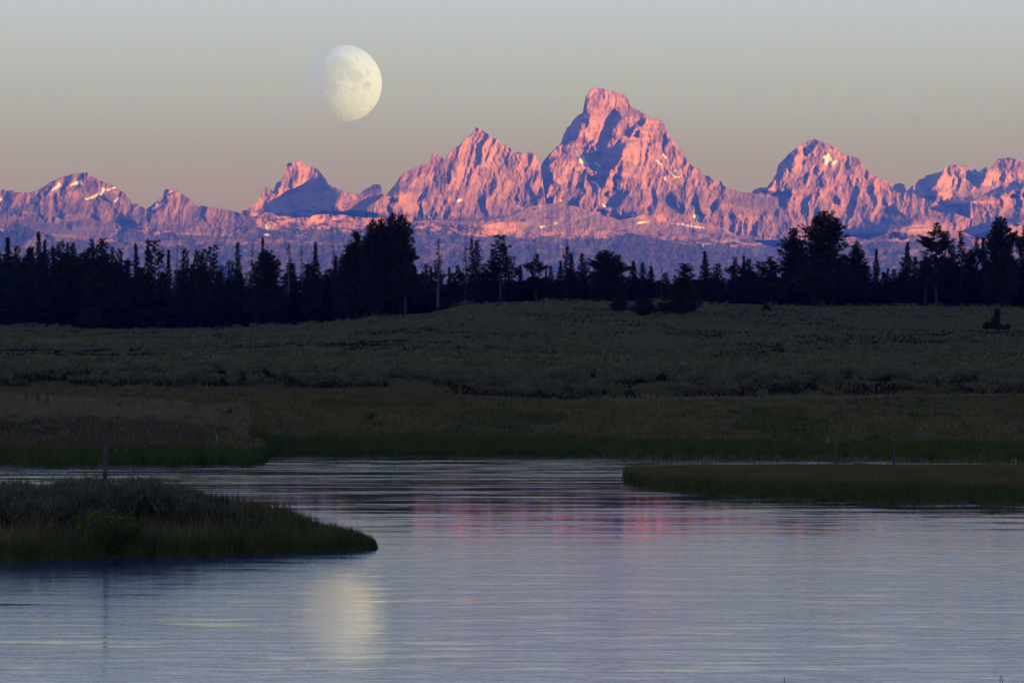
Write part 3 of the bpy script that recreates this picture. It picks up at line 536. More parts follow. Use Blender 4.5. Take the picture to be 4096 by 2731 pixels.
# ------------------------------------------------------------------ river
def river():
    m = NT("river_water")
    b = m.n('ShaderNodeBsdfPrincipled'); b.inputs['Base Color'].default_value = (0.008, 0.026, 0.055, 1)
    b.inputs['Roughness'].default_value = 0.035; b.inputs['IOR'].default_value = 1.34; b.inputs['Specular IOR Level'].default_value = .5
    c = m.n('ShaderNodeTexCoord')
    def nz(sx, sy, det=3, rg=.55, off=0):
        mp = m.n('ShaderNodeMapping'); mp.inputs['Scale'].default_value = (sx, sy, 1); mp.inputs['Location'].default_value = (off, off, off)
        m.l(c.outputs['Object'], mp.inputs[0]); n = m.n('ShaderNodeTexNoise'); n.inputs['Scale'].default_value = 1
        n.inputs['Detail'].default_value = det; n.inputs['Roughness'].default_value = rg; m.l(mp.outputs[0], n.inputs['Vector']); return n.outputs['Fac']
    def mul(a, k):
        q = m.n('ShaderNodeMath', operation='MULTIPLY'); m.l(a, q.inputs[0])
        if isinstance(k, float): q.inputs[1].default_value = k
        else: m.l(k, q.inputs[1])
        return q.outputs[0]
    def addn(a, k):
        q = m.n('ShaderNodeMath', operation='ADD'); m.l(a, q.inputs[0]); m.l(k, q.inputs[1]); return q.outputs[0]
    def rng_(v, a, b, c0=0.0, c1=1.0, smooth=True):
        q = m.n('ShaderNodeMapRange', interpolation_type='SMOOTHSTEP' if smooth else 'LINEAR')
        for k_, x_ in zip(('From Min', 'From Max', 'To Min', 'To Max'), (a, b, c0, c1)): q.inputs[k_].default_value = x_
        m.l(v, q.inputs['Value']); return q.outputs[0]
    def mixv(f, a, b_):
        q = m.n('ShaderNodeMix'); m.l(f, q.inputs[0]); m.l(a, q.inputs[2]); m.l(b_, q.inputs[3]); return q.outputs[0]
    def lin(a, b_, cc):
        q = m.n('ShaderNodeMath', operation='MULTIPLY_ADD'); m.l(sq.outputs['Y'], q.inputs[0]); q.inputs[1].default_value = b_; q.inputs[2].default_value = cc
        r_ = m.n('ShaderNodeMath', operation='MULTIPLY_ADD'); m.l(sq.outputs['X'], r_.inputs[0]); r_.inputs[1].default_value = a; m.l(q.outputs[0], r_.inputs[2]); return r_.outputs[0]
    sq = m.n('ShaderNodeSeparateXYZ'); m.l(c.outputs['Object'], sq.inputs[0]); Yc = sq.outputs['Y']
    # wind ruffled streaks on the far reach; the pool nearer by is ruffled more evenly
    far_streak = rng_(addn(nz(.11, .62, 6, .75, 23.0), rng_(Yc, 150, 110, 0.0, .055)), .53, .635, .0, 1.0)
    near_ruffle = rng_(nz(.22, .85, 6, .75, 41.0), .38, .62, .12, 1.0)
    nearness = rng_(Yc, 122, 93)
    ruffle = mixv(nearness, far_streak, near_ruffle)
    # a calm slick added so the moon's reflection shows here, long and narrow
    ux = lin(1 / .98, .0412 / .98, -.05); uy = lin(0.0, 1 / 17.5, -80.5 / 17.5)
    slick = rng_(addn(mul(ux, ux), mul(uy, uy)), .10, 1.15, .13, 1.0)
    ruffle = mul(ruffle, slick)
    swell = addn(mul(nz(.40, 1.5, 3, .6), WAVE[0]), addn(mul(nz(1.6, 6.0, 3, .65, 7.0), WAVE[1]), mul(nz(.10, .38, 2, .5, 11.0), WAVE[2])))
    h = addn(mul(mul(swell, rng_(Yc, 84, 130, 1.0, 1.5)), slick), mul(mul(nz(.9, 2.2, 4, .6, 71.0), WAVE[3]), ruffle))
    bp = m.n('ShaderNodeBump'); bp.inputs['Strength'].default_value = 1.0; bp.inputs['Distance'].default_value = 1.0
    m.l(h, bp.inputs['Height']); m.l(bp.outputs[0], b.inputs['Normal'])
    b2 = m.n('ShaderNodeBsdfPrincipled'); b2.inputs['Base Color'].default_value = (0.008, 0.034, 0.085, 1); b2.inputs['Roughness'].default_value = .17; b2.inputs['IOR'].default_value = 1.34
    m.l(bp.outputs[0], b2.inputs['Normal']); mx = m.n('ShaderNodeMixShader')
    m.l(mul(ruffle, .5), mx.inputs[0]); m.l(b.outputs[0], mx.inputs[1]); m.l(b2.outputs[0], mx.inputs[2]); m.l(mx.outputs[0], m.out.inputs[0])
    ys = np.concatenate([[-900, 0, 60], np.arange(90, 250, 1.5), [300]]); xs = np.array([-500., -60, 0, 60, 500.])
    Xg, Yg = np.meshgrid(xs, ys); V = np.stack([Xg, Yg, wz(Yg)], -1).reshape(-1, 3); i = np.arange(len(ys) - 1)[:, None] * 5 + np.arange(4)[None]
    Fc = np.stack([i, i + 1, i + 6, i + 5], -1).reshape(-1, 4)
    o = mesh_np('river_water', V, Fc, m.m, smooth=True); tag(o, kind='structure')
WAVE = (0.0030, 0.0008, 0.0085, 0.0100)
river()
# ------------------------------------------------------------------ vegetation materials
def foliage(name, dark, light, scale=1.2):
    m = NT(name); f = m.noise(scale, 4, 0.7)
    m.bsdf(m.ramp(f, [(0.32, dark), (0.68, light)]), 0.9, 0.05); return m.m
NEEDLE = foliage("pine_needles", (0.020, 0.028, 0.012), (0.060, 0.062, 0.024), .5)
NEEDLE2 = foliage("fir_needles", (0.016, 0.026, 0.018), (0.048, 0.056, 0.034), .5)
BARK = foliage("conifer_bark", (0.045, 0.034, 0.028), (0.12, 0.085, 0.068), 2)
SNAGW = foliage("dead_wood", (0.12, 0.09, 0.08), (0.26, 0.20, 0.17), 2)
SAGE = foliage("sagebrush_leaf", (0.10, 0.095, 0.040), (0.30, 0.265, 0.105), 5)
SAGE2 = foliage("sagebrush_far_leaf", (0.10, 0.092, 0.034), (0.29, 0.245, 0.085), .35)
GRASSG = foliage("reed_green", (0.045, 0.065, 0.012), (0.12, 0.145, 0.028), 1.2)
GRASSD = foliage("dry_grass", (0.11, 0.085, 0.022), (0.26, 0.19, 0.055), .35)
GRASST = foliage("straw_grass", (0.16, 0.105, 0.042), (0.40, 0.26, 0.105), .6)
OLIVE = foliage("meadow_green", (0.060, 0.066, 0.014), (0.16, 0.15, 0.036), .4)
RABBIT = foliage("rabbitbrush_flowers", (0.08, 0.085, 0.012), (0.24, 0.19, 0.02), 9)
LEAFG = foliage("rabbitbrush_leaf", (0.035, 0.060, 0.016), (0.085, 0.12, 0.03), 5)
POSTW = foliage("post_wood", (0.07, 0.055, 0.055), (0.17, 0.13, 0.12), 9)
WHITEP = foliage("stake_paint", (0.35, 0.32, 0.25), (0.60, 0.56, 0.45), 9)
REDG = foliage("reddish_grass", (0.10, 0.062, 0.035), (0.22, 0.135, 0.075), .6)
SAGEN = foliage("near_sagebrush_leaf", (0.080, 0.075, 0.034), (0.25, 0.22, 0.10), 5)
GAP_SHADE_STEM = foliage("gap_shade_and_stems", (0.012, 0.010, 0.008), (0.035, 0.028, 0.020), 2)  # near black: painted shade among the sagebrush, and the real water stems
FLOWER = foliage("seed_heads", (0.40, 0.36, 0.26), (0.75, 0.70, 0.58), 3)

def tube_np(pts, rad, k=5):
    pts = np.array(pts, float); n = len(pts); V = []; Fc = []
    for i in range(n):
        d = pts[min(i + 1, n - 1)] - pts[max(i - 1, 0)]; d /= (np.linalg.norm(d) + 1e-9)
        a = np.cross(d, (0, 0, 1.0)) if abs(d[2]) < .9 else np.cross(d, (1.0, 0, 0)); a /= np.linalg.norm(a); b = np.cross(d, a)
        for j in range(k):
            t = 2 * math.pi * j / k; V.append(pts[i] + rad[i] * (math.cos(t) * a + math.sin(t) * b))
    for i in range(n - 1):
        for j in range(k):
            Fc.append((i * k + j, i * k + (j + 1) % k, (i + 1) * k + (j + 1) % k, (i + 1) * k + j))
    return np.array(V), np.array(Fc)
def join(parts):
    V = []; Fc = []; o = 0
    for v, f in parts:
        V.append(v); Fc.append(f + o); o += len(v)
    return np.vstack(V), np.vstack(Fc)
def tufts(rng, C, Dn, L, W):
    """slim three-sided leaf sprays: C centres, Dn unit directions, L lengths, W widths -> triangles"""
    n = len(C); r = rng.normal(size=(n, 3)); s = np.cross(Dn, r); s /= (np.linalg.norm(s, axis=1, keepdims=True) + 1e-9)
    a = C - s * W[:, None]; b = C + s * W[:, None]; c = C + Dn * L[:, None]
    V = np.stack([a, b, c], 1).reshape(-1, 3); return V, np.arange(3 * n).reshape(-1, 3)

def conifer(seed, H, R0, style, dens=1.0, mat=None):
    """returns (trunk V,F), (crown V,F) of a tree H metres tall"""
    rng = np.random.default_rng(seed)
    lean = rng.normal(0, .012, 2)
    tp = lambda h: np.array([lean[0] * h + .12 * math.sin(h * .35 + seed), lean[1] * h, h])
    hs = np.linspace(0, H, 10); r0 = .012 * H + .06
    parts = [tube_np([tp(h) for h in hs], [r0 * (1 - .93 * h / H) for h in hs], 6)]
    if style == 'spire':    lo, prof = .03, lambda t: (1 - t) ** .92 * (.8 + .2 * min(1, t / .12)) * (.88 + .12 * math.cos(t * 23 + seed))
    elif style == 'round':  lo, prof = .05, lambda t: math.sqrt(max(0, 1 - (max(t - .12, 0) / .88) ** 1.7)) * (.86 + .14 * math.cos(t * 11 + seed))
    elif style == 'open':   lo, prof = .22, lambda t: (math.sin(math.pi * (t * .86 + .12))) ** .7 * (.65 + .35 * math.cos(t * 15 + seed))
    elif style == 'narrow': lo, prof = .08, lambda t: (1 - t) ** .75 * (1.15) * (.55 + .45 * math.sin(t * 21 + seed) ** 2)
    elif style == 'tuft':   lo, prof = .45, lambda t: .35 + .65 * abs(math.sin(t * 7 + seed)) * (1 - t * .6)
    elif style == 'snag':   lo, prof = .30, lambda t: (1 - t) ** .7 * (.4 + .6 * abs(math.sin(t * 13 + seed)))
    elif style == 'bush':   lo, prof = .0, lambda t: math.sqrt(max(0.02, 1 - t * t)) * (.85 + .15 * math.cos(t * 9 + seed))
    nb = int((H * 7.5 if style not in ('snag', 'tuft') else H * 3.4) * dens)
    C, Dn, L, W = [], [], [], []
    for i in range(nb):
        u = (i + rng.random()) / nb; h = H * (lo + (1 - lo) * u * .985); t = (h / H - lo) / (1 - lo)
        az = i * 2.399 + rng.normal(0, .5)
        if style == 'open' and rng.random() < .22: continue
        ln = max(.25, R0 * prof(t) * rng.uniform(.68, 1.12))
        up = {'spire': -.10, 'round': .35, 'open': .18, 'narrow': -.05, 'tuft': .1, 'snag': -.35, 'bush': .5}[style] + .5 * max(0, t - .75) / .25
        d = np.array([math.cos(az), math.sin(az), 0])
        P0 = tp(h); sN = 4; pp = []
        for k in range(sN + 1):
            s = k / sN; pp.append(P0 + d * ln * s + np.array([0, 0, ln * (up * s + (.45 if style != 'snag' else -.25) * s * s - .25 * s)]))
        pp = np.array(pp)
        if ln > R0 * .28 or style in ('snag', 'tuft'):
            rr = max(.018, .011 * ln) * (1.0 if style != 'snag' else 1.1)
            parts.append(tube_np(pp, [rr * (1.6 - 1.2 * k / sN) for k in range(sN + 1)], 3))
        if style == 'snag':
            if rng.random() < .5:      # drooping bare twigs
                for q in range(3):
                    b0 = pp[rng.integers(1, 5)]; parts.append(tube_np([b0, b0 + np.array([rng.normal(0, .15), rng.normal(0, .15), -.5 * rng.random() - .2])], [.022, .012], 3))
            if rng.random() > .35: continue
        ncl = int(max(2, ln * 2.6)) ; s0 = .12 if style in ('spire', 'bush', 'round') else .4
        for k in range(ncl):
            s = s0 + (1 - s0) * (k + rng.random()) / ncl; f = s * sN; a = min(int(f), sN - 1); c = pp[a] + (pp[a + 1] - pp[a]) * (f - a)
            m = {'snag': 5, 'tuft': 13, 'open': 13}.get(style, 12)
            cc = c + rng.normal(0, 1, (m, 3)) * np.array([.20, .20, .12]) * min(1.1, .35 + .4 * ln)
            dd = d[None] * .55 + rng.normal(0, .55, (m, 3)) + np.array([0, 0, .45]); dd /= np.linalg.norm(dd, axis=1, keepdims=True)
            C.append(cc); Dn.append(dd); q = min(1.0, .5 + .3 * ln); L.append(rng.uniform(.35, .75, m) * q); W.append(rng.uniform(.07, .15, m) * q)
    m = 14; C.append(tp(H * .985)[None] + rng.normal(0, .08, (m, 3)) * np.array([1, 1, 4])); dd = rng.normal(0, .3, (m, 3)) + np.array([0, 0, .8]); Dn.append(dd / np.linalg.norm(dd, axis=1, keepdims=True)); L.append(rng.uniform(.3, .6, m)); W.append(rng.uniform(.04, .08, m))
    return join(parts), tufts(rng, np.vstack(C), np.vstack(Dn), np.concatenate(L), np.concatenate(W))

TREE_M = {}
def tree_proto(key, seed, H, R0, style, dens=1.0):
    (tv, tf), (cv, cf) = conifer(seed, H, R0, style, dens)
    TREE_M[key] = (tv, tf, cv, cf, H, R0, style)
    for nm, v, f, mt in (('trunk', tv, tf, SNAGW if style == 'snag' else BARK), ('crown', cv, cf, NEEDLE2 if style in ('spire', 'narrow') else NEEDLE)):
        me = bpy.data.meshes.new(nm); V = np.ascontiguousarray(v, np.float32); Fa = np.ascontiguousarray(f, np.int32); n, k = Fa.shape
        me.vertices.add(len(V)); me.vertices.foreach_set('co', V.ravel()); me.loops.add(n * k); me.loops.foreach_set('vertex_index', Fa.ravel())
        me.polygons.add(n); me.polygons.foreach_set('loop_start', np.arange(0, n * k, k, dtype=np.int32)); me.polygons.foreach_set('loop_total', np.full(n, k, np.int32))
        me.materials.append(mt); me.update(calc_edges=True)
        TREE_M[key] = TREE_M[key] + (me,)
PR = [('spire1', 1, 18, 3.0, 'spire', 1.4), ('spire2', 2, 16, 2.7, 'spire', 1.4), ('spire3', 3, 17, 3.4, 'spire', 1.2), ('spire4', 4, 15, 2.3, 'spire', 1.3),
      ('round1', 11, 20, 4.3, 'round', 1.3), ('round2', 12, 20, 3.6, 'round', 1.2), ('round3', 13, 15, 3.3, 'round', 1), ('round4', 14, 14, 3.0, 'round', .9),
      ('open1', 21, 18, 3.4, 'open', 1), ('open2', 22, 16, 2.9, 'open', 1), ('open3', 23, 15, 3.2, 'open', .8),
      ('narrow1', 31, 17, 1.7, 'narrow', .9), ('narrow2', 32, 18, 1.9, 'narrow', .8), ('tuft1', 41, 18, 1.9, 'tuft', 1), ('tuft2', 42, 18, 1.6, 'tuft', .8),
      ('snag1', 51, 17, 1.5, 'snag', 1), ('snag2', 52, 16, 1.2, 'snag', 1.1), ('bush1', 61, 5, 2.2, 'bush', 2.6), ('bush2', 62, 4, 1.9, 'bush', 2.6)]
for p in PR: tree_proto(*p)
KINDN = {'spire': 'fir_tree', 'round': 'pine_tree', 'open': 'pine_tree', 'narrow': 'fir_tree', 'tuft': 'pine_tree', 'snag': 'dead_tree', 'bush': 'young_pine'}
def plant_tree(key, px, ytop, halfw, dist, label, group=None, rz=None, rng=random.Random(5)):
    H, R0, style = TREE_M[key][4:7]; tm, cm = TREE_M[key][7], TREE_M[key][8]
    X = (px - 2048) / F * dist; z = float(gz(X, dist)) - .15
    ztop = CAMZ + (HZ - ytop) / F * dist
    s = (ztop - z) / H; w = halfw * 1.45 / F * dist / (R0 * .92) if halfw else s
    o = bpy.data.objects.new(KINDN[style], None); COL.objects.link(o); o.location = (X, dist, z); o.scale = (w, w, s)
    o.rotation_euler = (0, 0, rng.uniform(0, 6.28) if rz is None else rz); o.empty_display_size = .5
    tag(o, label, 'tree', group)
    for nm, me in (('trunk', tm), ('crown', cm)):
        c = bpy.data.objects.new(nm, me); COL.objects.link(c); c.parent = o
    return o

T = [  # column, row of the top, half width, prototype, distance, label
 (31, 949, 44, 'spire1', 880, 'dark fir near the left edge, second treetop from the left'),
 (-8, 965, 36, 'spire2', 890, 'dark fir cut by the left edge of the forest'),
 (66, 992, 30, 'round4', 900, 'low bushy treetop between two firs at the far left'),
 (150, 927, 46, 'spire3', 870, 'tallest fir of the left end, against the blue foothill'),
 (179, 958, 26, 'spire4', 885, 'slim fir leaning on the right side of the tallest left fir'),
 (122, 1000, 34, 'open3', 895, 'loose pine with gaps at the left foot of the tallest left fir'),
 (213, 986, 26, 'spire4', 890, 'small fir just right of the tallest left fir'),
 (244, 976, 30, 'round4', 880, 'rounded treetop first in the row of three near the left'),
 (269, 971, 24, 'spire2', 890, 'slim fir in the middle of the row of three near the left'),
 (299, 974, 28, 'round3', 880, 'rounded treetop last in the row of three near the left'),
 (362, 960, 38, 'open1', 870, 'broad pine with clumped boughs left of centre of the left stand'),
 (397, 958, 40, 'round3', 875, 'wide bushy pine with a single raised leader'),
 (449, 994, 26, 'open2', 885, 'ragged pine in the dip of the left stand'),
 (478, 1003, 28, 'round4', 880, 'low round pine at the edge of the gap in the left stand'),
 (545, 973, 32, 'spire1', 870, 'neat dense fir beside two thin ragged pines'),
 (588, 958, 24, 'narrow1', 880, 'thin ragged pine just right of the neat dense fir'),
 (622, 967, 30, 'tuft1', 880, 'thin pine with broad tufts above the left stand'),
 (652, 995, 12, 'snag2', 885, 'bare thin snag between the tufted pine and a fir'),
 (674, 998, 26, 'spire4', 870, 'small pointed fir right of the bare thin snag'),
 (711, 978, 12, 'snag1', 890, 'bare snag standing over the left stand'),
 (739, 1001, 28, 'round4', 880, 'dark pine right of the bare snag of the left stand'),
 (782, 1005, 26, 'open2', 880, 'jagged pine in the clump before the first deep gap'),
 (816, 1009, 30, 'round3', 870, 'dense pine in the clump before the first deep gap'),
 (835, 989, 30, 'tuft2', 880, 'ragged see-through pine over the clump before the first deep gap'),
 (860, 1019, 24, 'open3', 885, 'drooping pine at the right end of the clump before the gap'),
 (886, 1067, 22, 'round4', 900, 'short pine in the bottom of the first deep gap'),
 (921, 1049, 28, 'round4', 880, 'round low pine at the foot of the narrow spired fir'),
 (953, 970, 22, 'narrow1', 875, 'narrow spired fir right of the first deep gap'),
 (1010, 984, 16, 'snag1', 890, 'bare feathery snag right of the narrow spired fir'),
 (1053, 952, 20, 'narrow2', 890, 'tall thin fir top rising behind a broad pine'),
 (1065, 1003, 56, 'round1', 865, 'broad spreading pine under the tall thin fir top'),
 (1157, 982, 20, 'snag2', 880, 'drooping dead tree with hanging twigs'),
 (1206, 979, 14, 'snag1', 885, 'thin bare snag left of a tall fir'),
 (1256, 970, 40, 'spire3', 870, 'tall layered fir between two snags'),
 (1332, 984, 12, 'snag2', 885, 'bare snag just left of the great pine clump'),
 (1342, 1022, 26, 'spire4', 875, 'small fir under the snag left of the great pine clump'),
 (1429, 927, 50, 'round2', 850, 'shorter shoulder pine on the left of the great clump'),
 (1490, 881, 44, 'round2', 845, 'left crown of the great pine clump'),
 (1518, 879, 46, 'round1', 850, 'second crown of the great pine clump'),
 (1570, 855, 42, 'round2', 850, 'highest crown of the great pine clump'),
 (1604, 863, 46, 'round1', 845, 'right crown of the great pine clump with far reaching boughs'),
 (1622, 945, 52, 'open1', 842, 'side boughs pine low on the right of the great clump'),
 (1390, 985, 40, 'round3', 852, 'lowest pine on the left slope of the great clump'),
 (1659, 1060, 22, 'spire4', 870, 'small pointed fir right below the great clump'),
 (1703, 1061, 26, 'round4', 880, 'dark rounded pine right of the small pointed fir'),
 (1724, 1068, 18, 'spire4', 885, 'little fir between a rounded pine and the lone sparse pine'),
 (1751, 961, 28, 'snag1', 870, 'lone sparse half dead pine against the lilac slope'),
 (1752, 1045, 34, 'open3', 880, 'bushy pine around the foot of the lone sparse pine'),
 (1798, 1070, 20, 'spire4', 880, 'low fir in the gap right of the lone sparse pine'),
 (1834, 1063, 26, 'open2', 880, 'low spreading pine left of the paired sparse firs'),
 (1863, 990, 22, 'snag2', 880, 'dying twiggy tree left of the paired sparse firs'),
 (1892, 952, 22, 'narrow2', 870, 'left one of the paired sparse firs at centre'),
 (1909, 961, 26, 'narrow1', 875, 'right one of the paired sparse firs at centre'),
 (1938, 1058, 22, 'round4', 885, 'low dark pine right of the paired sparse firs'),
 (2000, 946, 30, 'tuft1', 868, 'crooked bare stemmed pine with a lopsided tufted top'),
 (1977, 1007, 30, 'round3', 875, 'bushy pine on the left of the crooked bare stemmed pine'),
 (2020, 990, 26, 'narrow1', 880, 'ragged fir on the right of the crooked bare stemmed pine'),
 (2045, 1030, 30, 'open3', 880, 'loose drooping pine beyond the crooked one'),
 (2082, 1060, 22, 'spire4', 885, 'small fir left of the squat thick pine'),
 (2146, 1018, 36, 'open2', 870, 'squat thick pine with a bough hooked up on its right'),
 (2184, 1078, 16, 'spire4', 890, 'tiny fir right of the squat thick pine'),
 (2205, 1064, 22, 'narrow1', 885, 'small narrow fir in the low stretch of the treeline'),
 (2240, 1043, 24, 'spire2', 880, 'dark fir on the left of the pennant shaped fir'),
 (2264, 984, 24, 'narrow2', 870, 'pennant shaped fir with boughs streaming left'),
 (2288, 1012, 28, 'spire1', 875, 'dense fir on the right of the pennant shaped fir'),
 (2324, 1013, 26, 'narrow1', 880, 'slim fir with a thin tip before the broad central pine'),
 (2345, 1050, 30, 'open3', 885, 'low loose pine before the broad central pine'),
 (2398, 1008, 32, 'open1', 872, 'left top of the broad central pine group'),
 (2430, 1003, 56, 'round1', 862, 'broad central pine right of the middle of the treeline'),
 (2474, 1021, 44, 'open2', 868, 'right arm pine of the broad central group with lifted tips'),
 (2536, 1043, 34, 'spire1', 870, 'neat triangular fir right of the broad central pine'),
 (2570, 1050, 24, 'narrow1', 875, 'slim fir between two triangular firs'),
 (2603, 1064, 30, 'spire2', 870, 'second triangular fir before the bare curled snag'),
 (2649, 1074, 10, 'snag2', 885, 'bare snag curling left in the low gap'),
 (2662, 1094, 22, 'round4', 885, 'low pine at the foot of the curled snag'),
 (2732, 1056, 52, 'round3', 738, 'big pine standing forward of the forest on the meadow slope'),
 (2477, 1190, 24, 'bush1', 745, 'small young pine standing forward on the meadow slope'),
 (2573, 1193, 36, 'bush1', 722, 'bushy young pine left of the forward big pine'),
 (2660, 1215, 32, 'bush2', 742, 'low bush at the left foot of the forward big pine'),
 (2828, 1005, 40, 'spire3', 868, 'knobbly fir right of the forward big pine'),
 (2870, 1058, 28, 'round4', 875, 'lower rounded pine next to the knobbly fir'),
 (2944, 1030, 28, 'open2', 870, 'left one of the trio of firs below the long slope'),
 (2973, 1024, 24, 'spire2', 875, 'middle one of the trio of firs below the long slope'),
 (2993, 1038, 28, 'round3', 870, 'right rounded one of the trio below the long slope'),
 (3040, 1048, 30, 'open3', 875, 'sprawling low pine left of the many armed pine'),
 (3088, 1027, 46, 'open1', 865, 'many armed open pine left of the two great pines'),
 (3172, 914, 54, 'round2', 858, 'round headed great pine with gaps among its boughs'),
 (3296, 847, 80, 'round1', 850, 'the tallest and broadest great pine of the right stand'),
 (3245, 1000, 40, 'open2', 862, 'pine filling the space between the two great pines'),
 (3427, 968, 36, 'round2', 862, 'two humped pine right of the broadest great pine'),
 (3385, 1020, 36, 'round3', 866, 'dark pine tucked under the broadest great pine'),
 (3505, 995, 24, 'spire4', 870, 'small pointed fir at the edge of the right gap'),
 (3551, 1072, 20, 'spire4', 885, 'tiny fir in the right gap'),
 (3575, 1080, 24, 'round4', 885, 'low pine in the right gap'),
 (3617, 968, 42, 'spire3', 865, 'layered fir with long level boughs'),
 (3664, 1027, 28, 'narrow1', 875, 'slim drooping fir right of the layered fir'),
 (3702, 1066, 18, 'spire4', 890, 'small fir between the slim fir and the bare trunked pine'),
 (3745, 893, 58, 'open1', 860, 'bare trunked open pine reaching high in the right stand'),
 (3702, 1000, 34, 'tuft2', 868, 'thin trunked pine left of the bare trunked open pine'),
 (3768, 985, 34, 'open3', 870, 'loose pine hung on the right of the bare trunked pine'),
 (3804, 981, 30, 'round3', 870, 'bushy pine between two tall pines at the right'),
 (3847, 924, 30, 'narrow2', 865, 'tall slender fir with a flag like top at the right'),
 (3868, 1015, 34, 'round4', 872, 'bushy pine at the foot of the slender flag topped fir'),
 (3903, 949, 26, 'open2', 870, 'left one of the pair before the shaggy giant'),
 (3936, 950, 30, 'spire2', 872, 'right one of the pair before the shaggy giant'),
 (3992, 870, 50, 'round2', 856, 'shaggy giant pine near the right edge'),
 (4022, 876, 44, 'open1', 862, 'twin crown behind the shaggy giant pine'),
 (4073, 955, 26, 'snag1', 868, 'dead arching tree right of the shaggy giant'),
 (4100, 890, 30, 'open2', 866, 'pine cut by the right edge of the picture'),
 (4140, 930, 50, 'round3', 870, 'dense pine just beyond the right edge'),
 (363, 1238, 36, 'bush1', 800, 'round young pine at the foot of the left forest edge'),
 (3063, 1222, 14, 'bush2', 800, 'tiny sapling on the meadow right of the forward big pine'),
 (1800, 1195, 24, 'bush2', 845, 'dark shrubby pine where the hillock meets the forest'),
]
rt = random.Random(11)
for px, yt, hw, key, dist, lab in T:
    plant_tree(key, px, yt, hw, dist, lab)
# the body of the forest
fill_keys = ['spire1', 'spire2', 'spire3', 'spire4', 'round3', 'round4', 'open1', 'spire3', 'spire1', 'spire2']
def skyline(px):
    return np.interp(px, [-200, 100, 300, 480, 520, 880, 1100, 1350, 1420, 1660, 1720, 2100, 2350, 2640, 2700, 3100, 3300, 3480, 3560, 3800, 4200],
                         [1000, 990, 1000, 1030, 1050, 1085, 1055, 1050, 1010, 1050, 1105, 1095, 1075, 1105, 1110, 1075, 1045, 1055, 1100, 1045, 1000])
nfill = 0
for row, (dist, lift, stepx) in enumerate([(935, 6, 74), (915, 30, 82), (890, 66, 94), (866, 112, 108)]):
    px = -170 + row * 17
    while px < 4270:
        k = rt.choice(fill_keys); yt = float(skyline(px)) + lift + rt.uniform(-12, 26)
        bright = row == 3
        plant_tree(k, px + rt.uniform(-14, 14), yt, rt.uniform(58, 82), dist + rt.uniform(-9, 9), 'dark conifer within the unbroken mass of the forest, below its skyline', 'conifers filling the forest below the skyline', rng=rt)
        px += stepx; nfill += 1
print('fill trees', nfill, 'named', len(T))
# the lopsided small tree out on the right meadow
tv = [tube_np([(0, 0, 0), (.1, 0, 1.2), (.35, 0, 3.3)], [.12, .09, .03], 5), tube_np([(0, 0, .5), (-1.3, 0, .7), (-1.9, 0, 1.1)], [.07, .05, .02], 4), tube_np([(0, 0, .5), (1.0, 0, .25), (2.0, 0, .9)], [.07, .05, .02], 4)]
rng = np.random.default_rng(77); C = []
for cx, czz, rx, rz_, n in [(.25, 2.6, .55, .9, 700), (0, 1.6, .75, .7, 600), (-1.0, .9, 1.0, .55, 800), (-1.5, .75, .6, .5, 300), (.7, .5, 1.0, .42, 600), (1.8, .65, .5, .5, 350), (.1, .7, 1.0, .5, 500)]:
    v = rng.normal(0, 1, (n, 3)); v /= np.linalg.norm(v, axis=1, keepdims=True); v *= rng.random((n, 1)) ** .4
    C.append(v * np.array([rx, .7, rz_]) + np.array([cx, 0, czz]))
C = np.vstack(C); n = len(C); dd = rng.normal(0, .5, (n, 3)) + np.array([0, 0, .6]); dd /= np.linalg.norm(dd, axis=1, keepdims=True)
DT = 640.0; X = (3983 - 2048) / F * DT
lt = bpy.data.objects.new('young_pine', None); COL.objects.link(lt); lt.location = (X, DT, float(gz(X, DT)) + .25); lt.scale = (1.0,) * 3
tag(lt, 'small lopsided pine standing alone on the right meadow', 'tree')
v, f = join(tv); mesh_np('trunk', v, f, BARK, lt)
v, f = tufts(rng, C, dd, rng.uniform(.15, .35, n), rng.uniform(.03, .07, n)); mesh_np('crown', v, f, NEEDLE, lt)
# leaning dead pole at the forest edge
a = P(1496, 1262, 835); b = P(1545, 1183, 838)
v, f = tube_np([a, ((a[0] + b[0]) / 2 + .1, 836.5, (a[2] + b[2]) / 2), b], [.06, .05, .025], 5)
tag(mesh_np('fallen_trunk', v, f, BARK), 'pale dead trunk leaning at the forest edge under the great pine clump', 'fallen tree')
# ------------------------------------------------------------------ sagebrush, grass, reeds
def bush_tris(seed, n, fat=1.0, spiky=.5):
    """a rounded bush of upright leafy sprays, 1 m tall"""
    rng = np.random.default_rng(seed)
    nb = 9; ang = rng.uniform(0, 6.28, nb); lean = rng.uniform(.1, .62, nb) * fat; top = rng.uniform(.62, 1.0, nb)
    k = rng.integers(0, nb, n); t = rng.random(n) ** .6
    bx = np.cos(ang[k]) * lean[k]; by = np.sin(ang[k]) * lean[k]
    C = np.stack([bx * t, by * t, top[k] * t * .86], -1) + rng.normal(0, .085, (n, 3)) * np.array([fat, fat, .8])
    C[:, 2] = np.maximum(C[:, 2], 0.0)
    D = np.stack([bx * .7, by * .7, np.full(n, .9)], -1) + rng.normal(0, spiky, (n, 3)) * .6; D /= np.linalg.norm(D, axis=1, keepdims=True)
    sc = math.sqrt(400.0 / n)
    return tufts(rng, C, D, rng.uniform(.10, .22, n) * sc ** .5, rng.uniform(.016, .034, n) * sc)
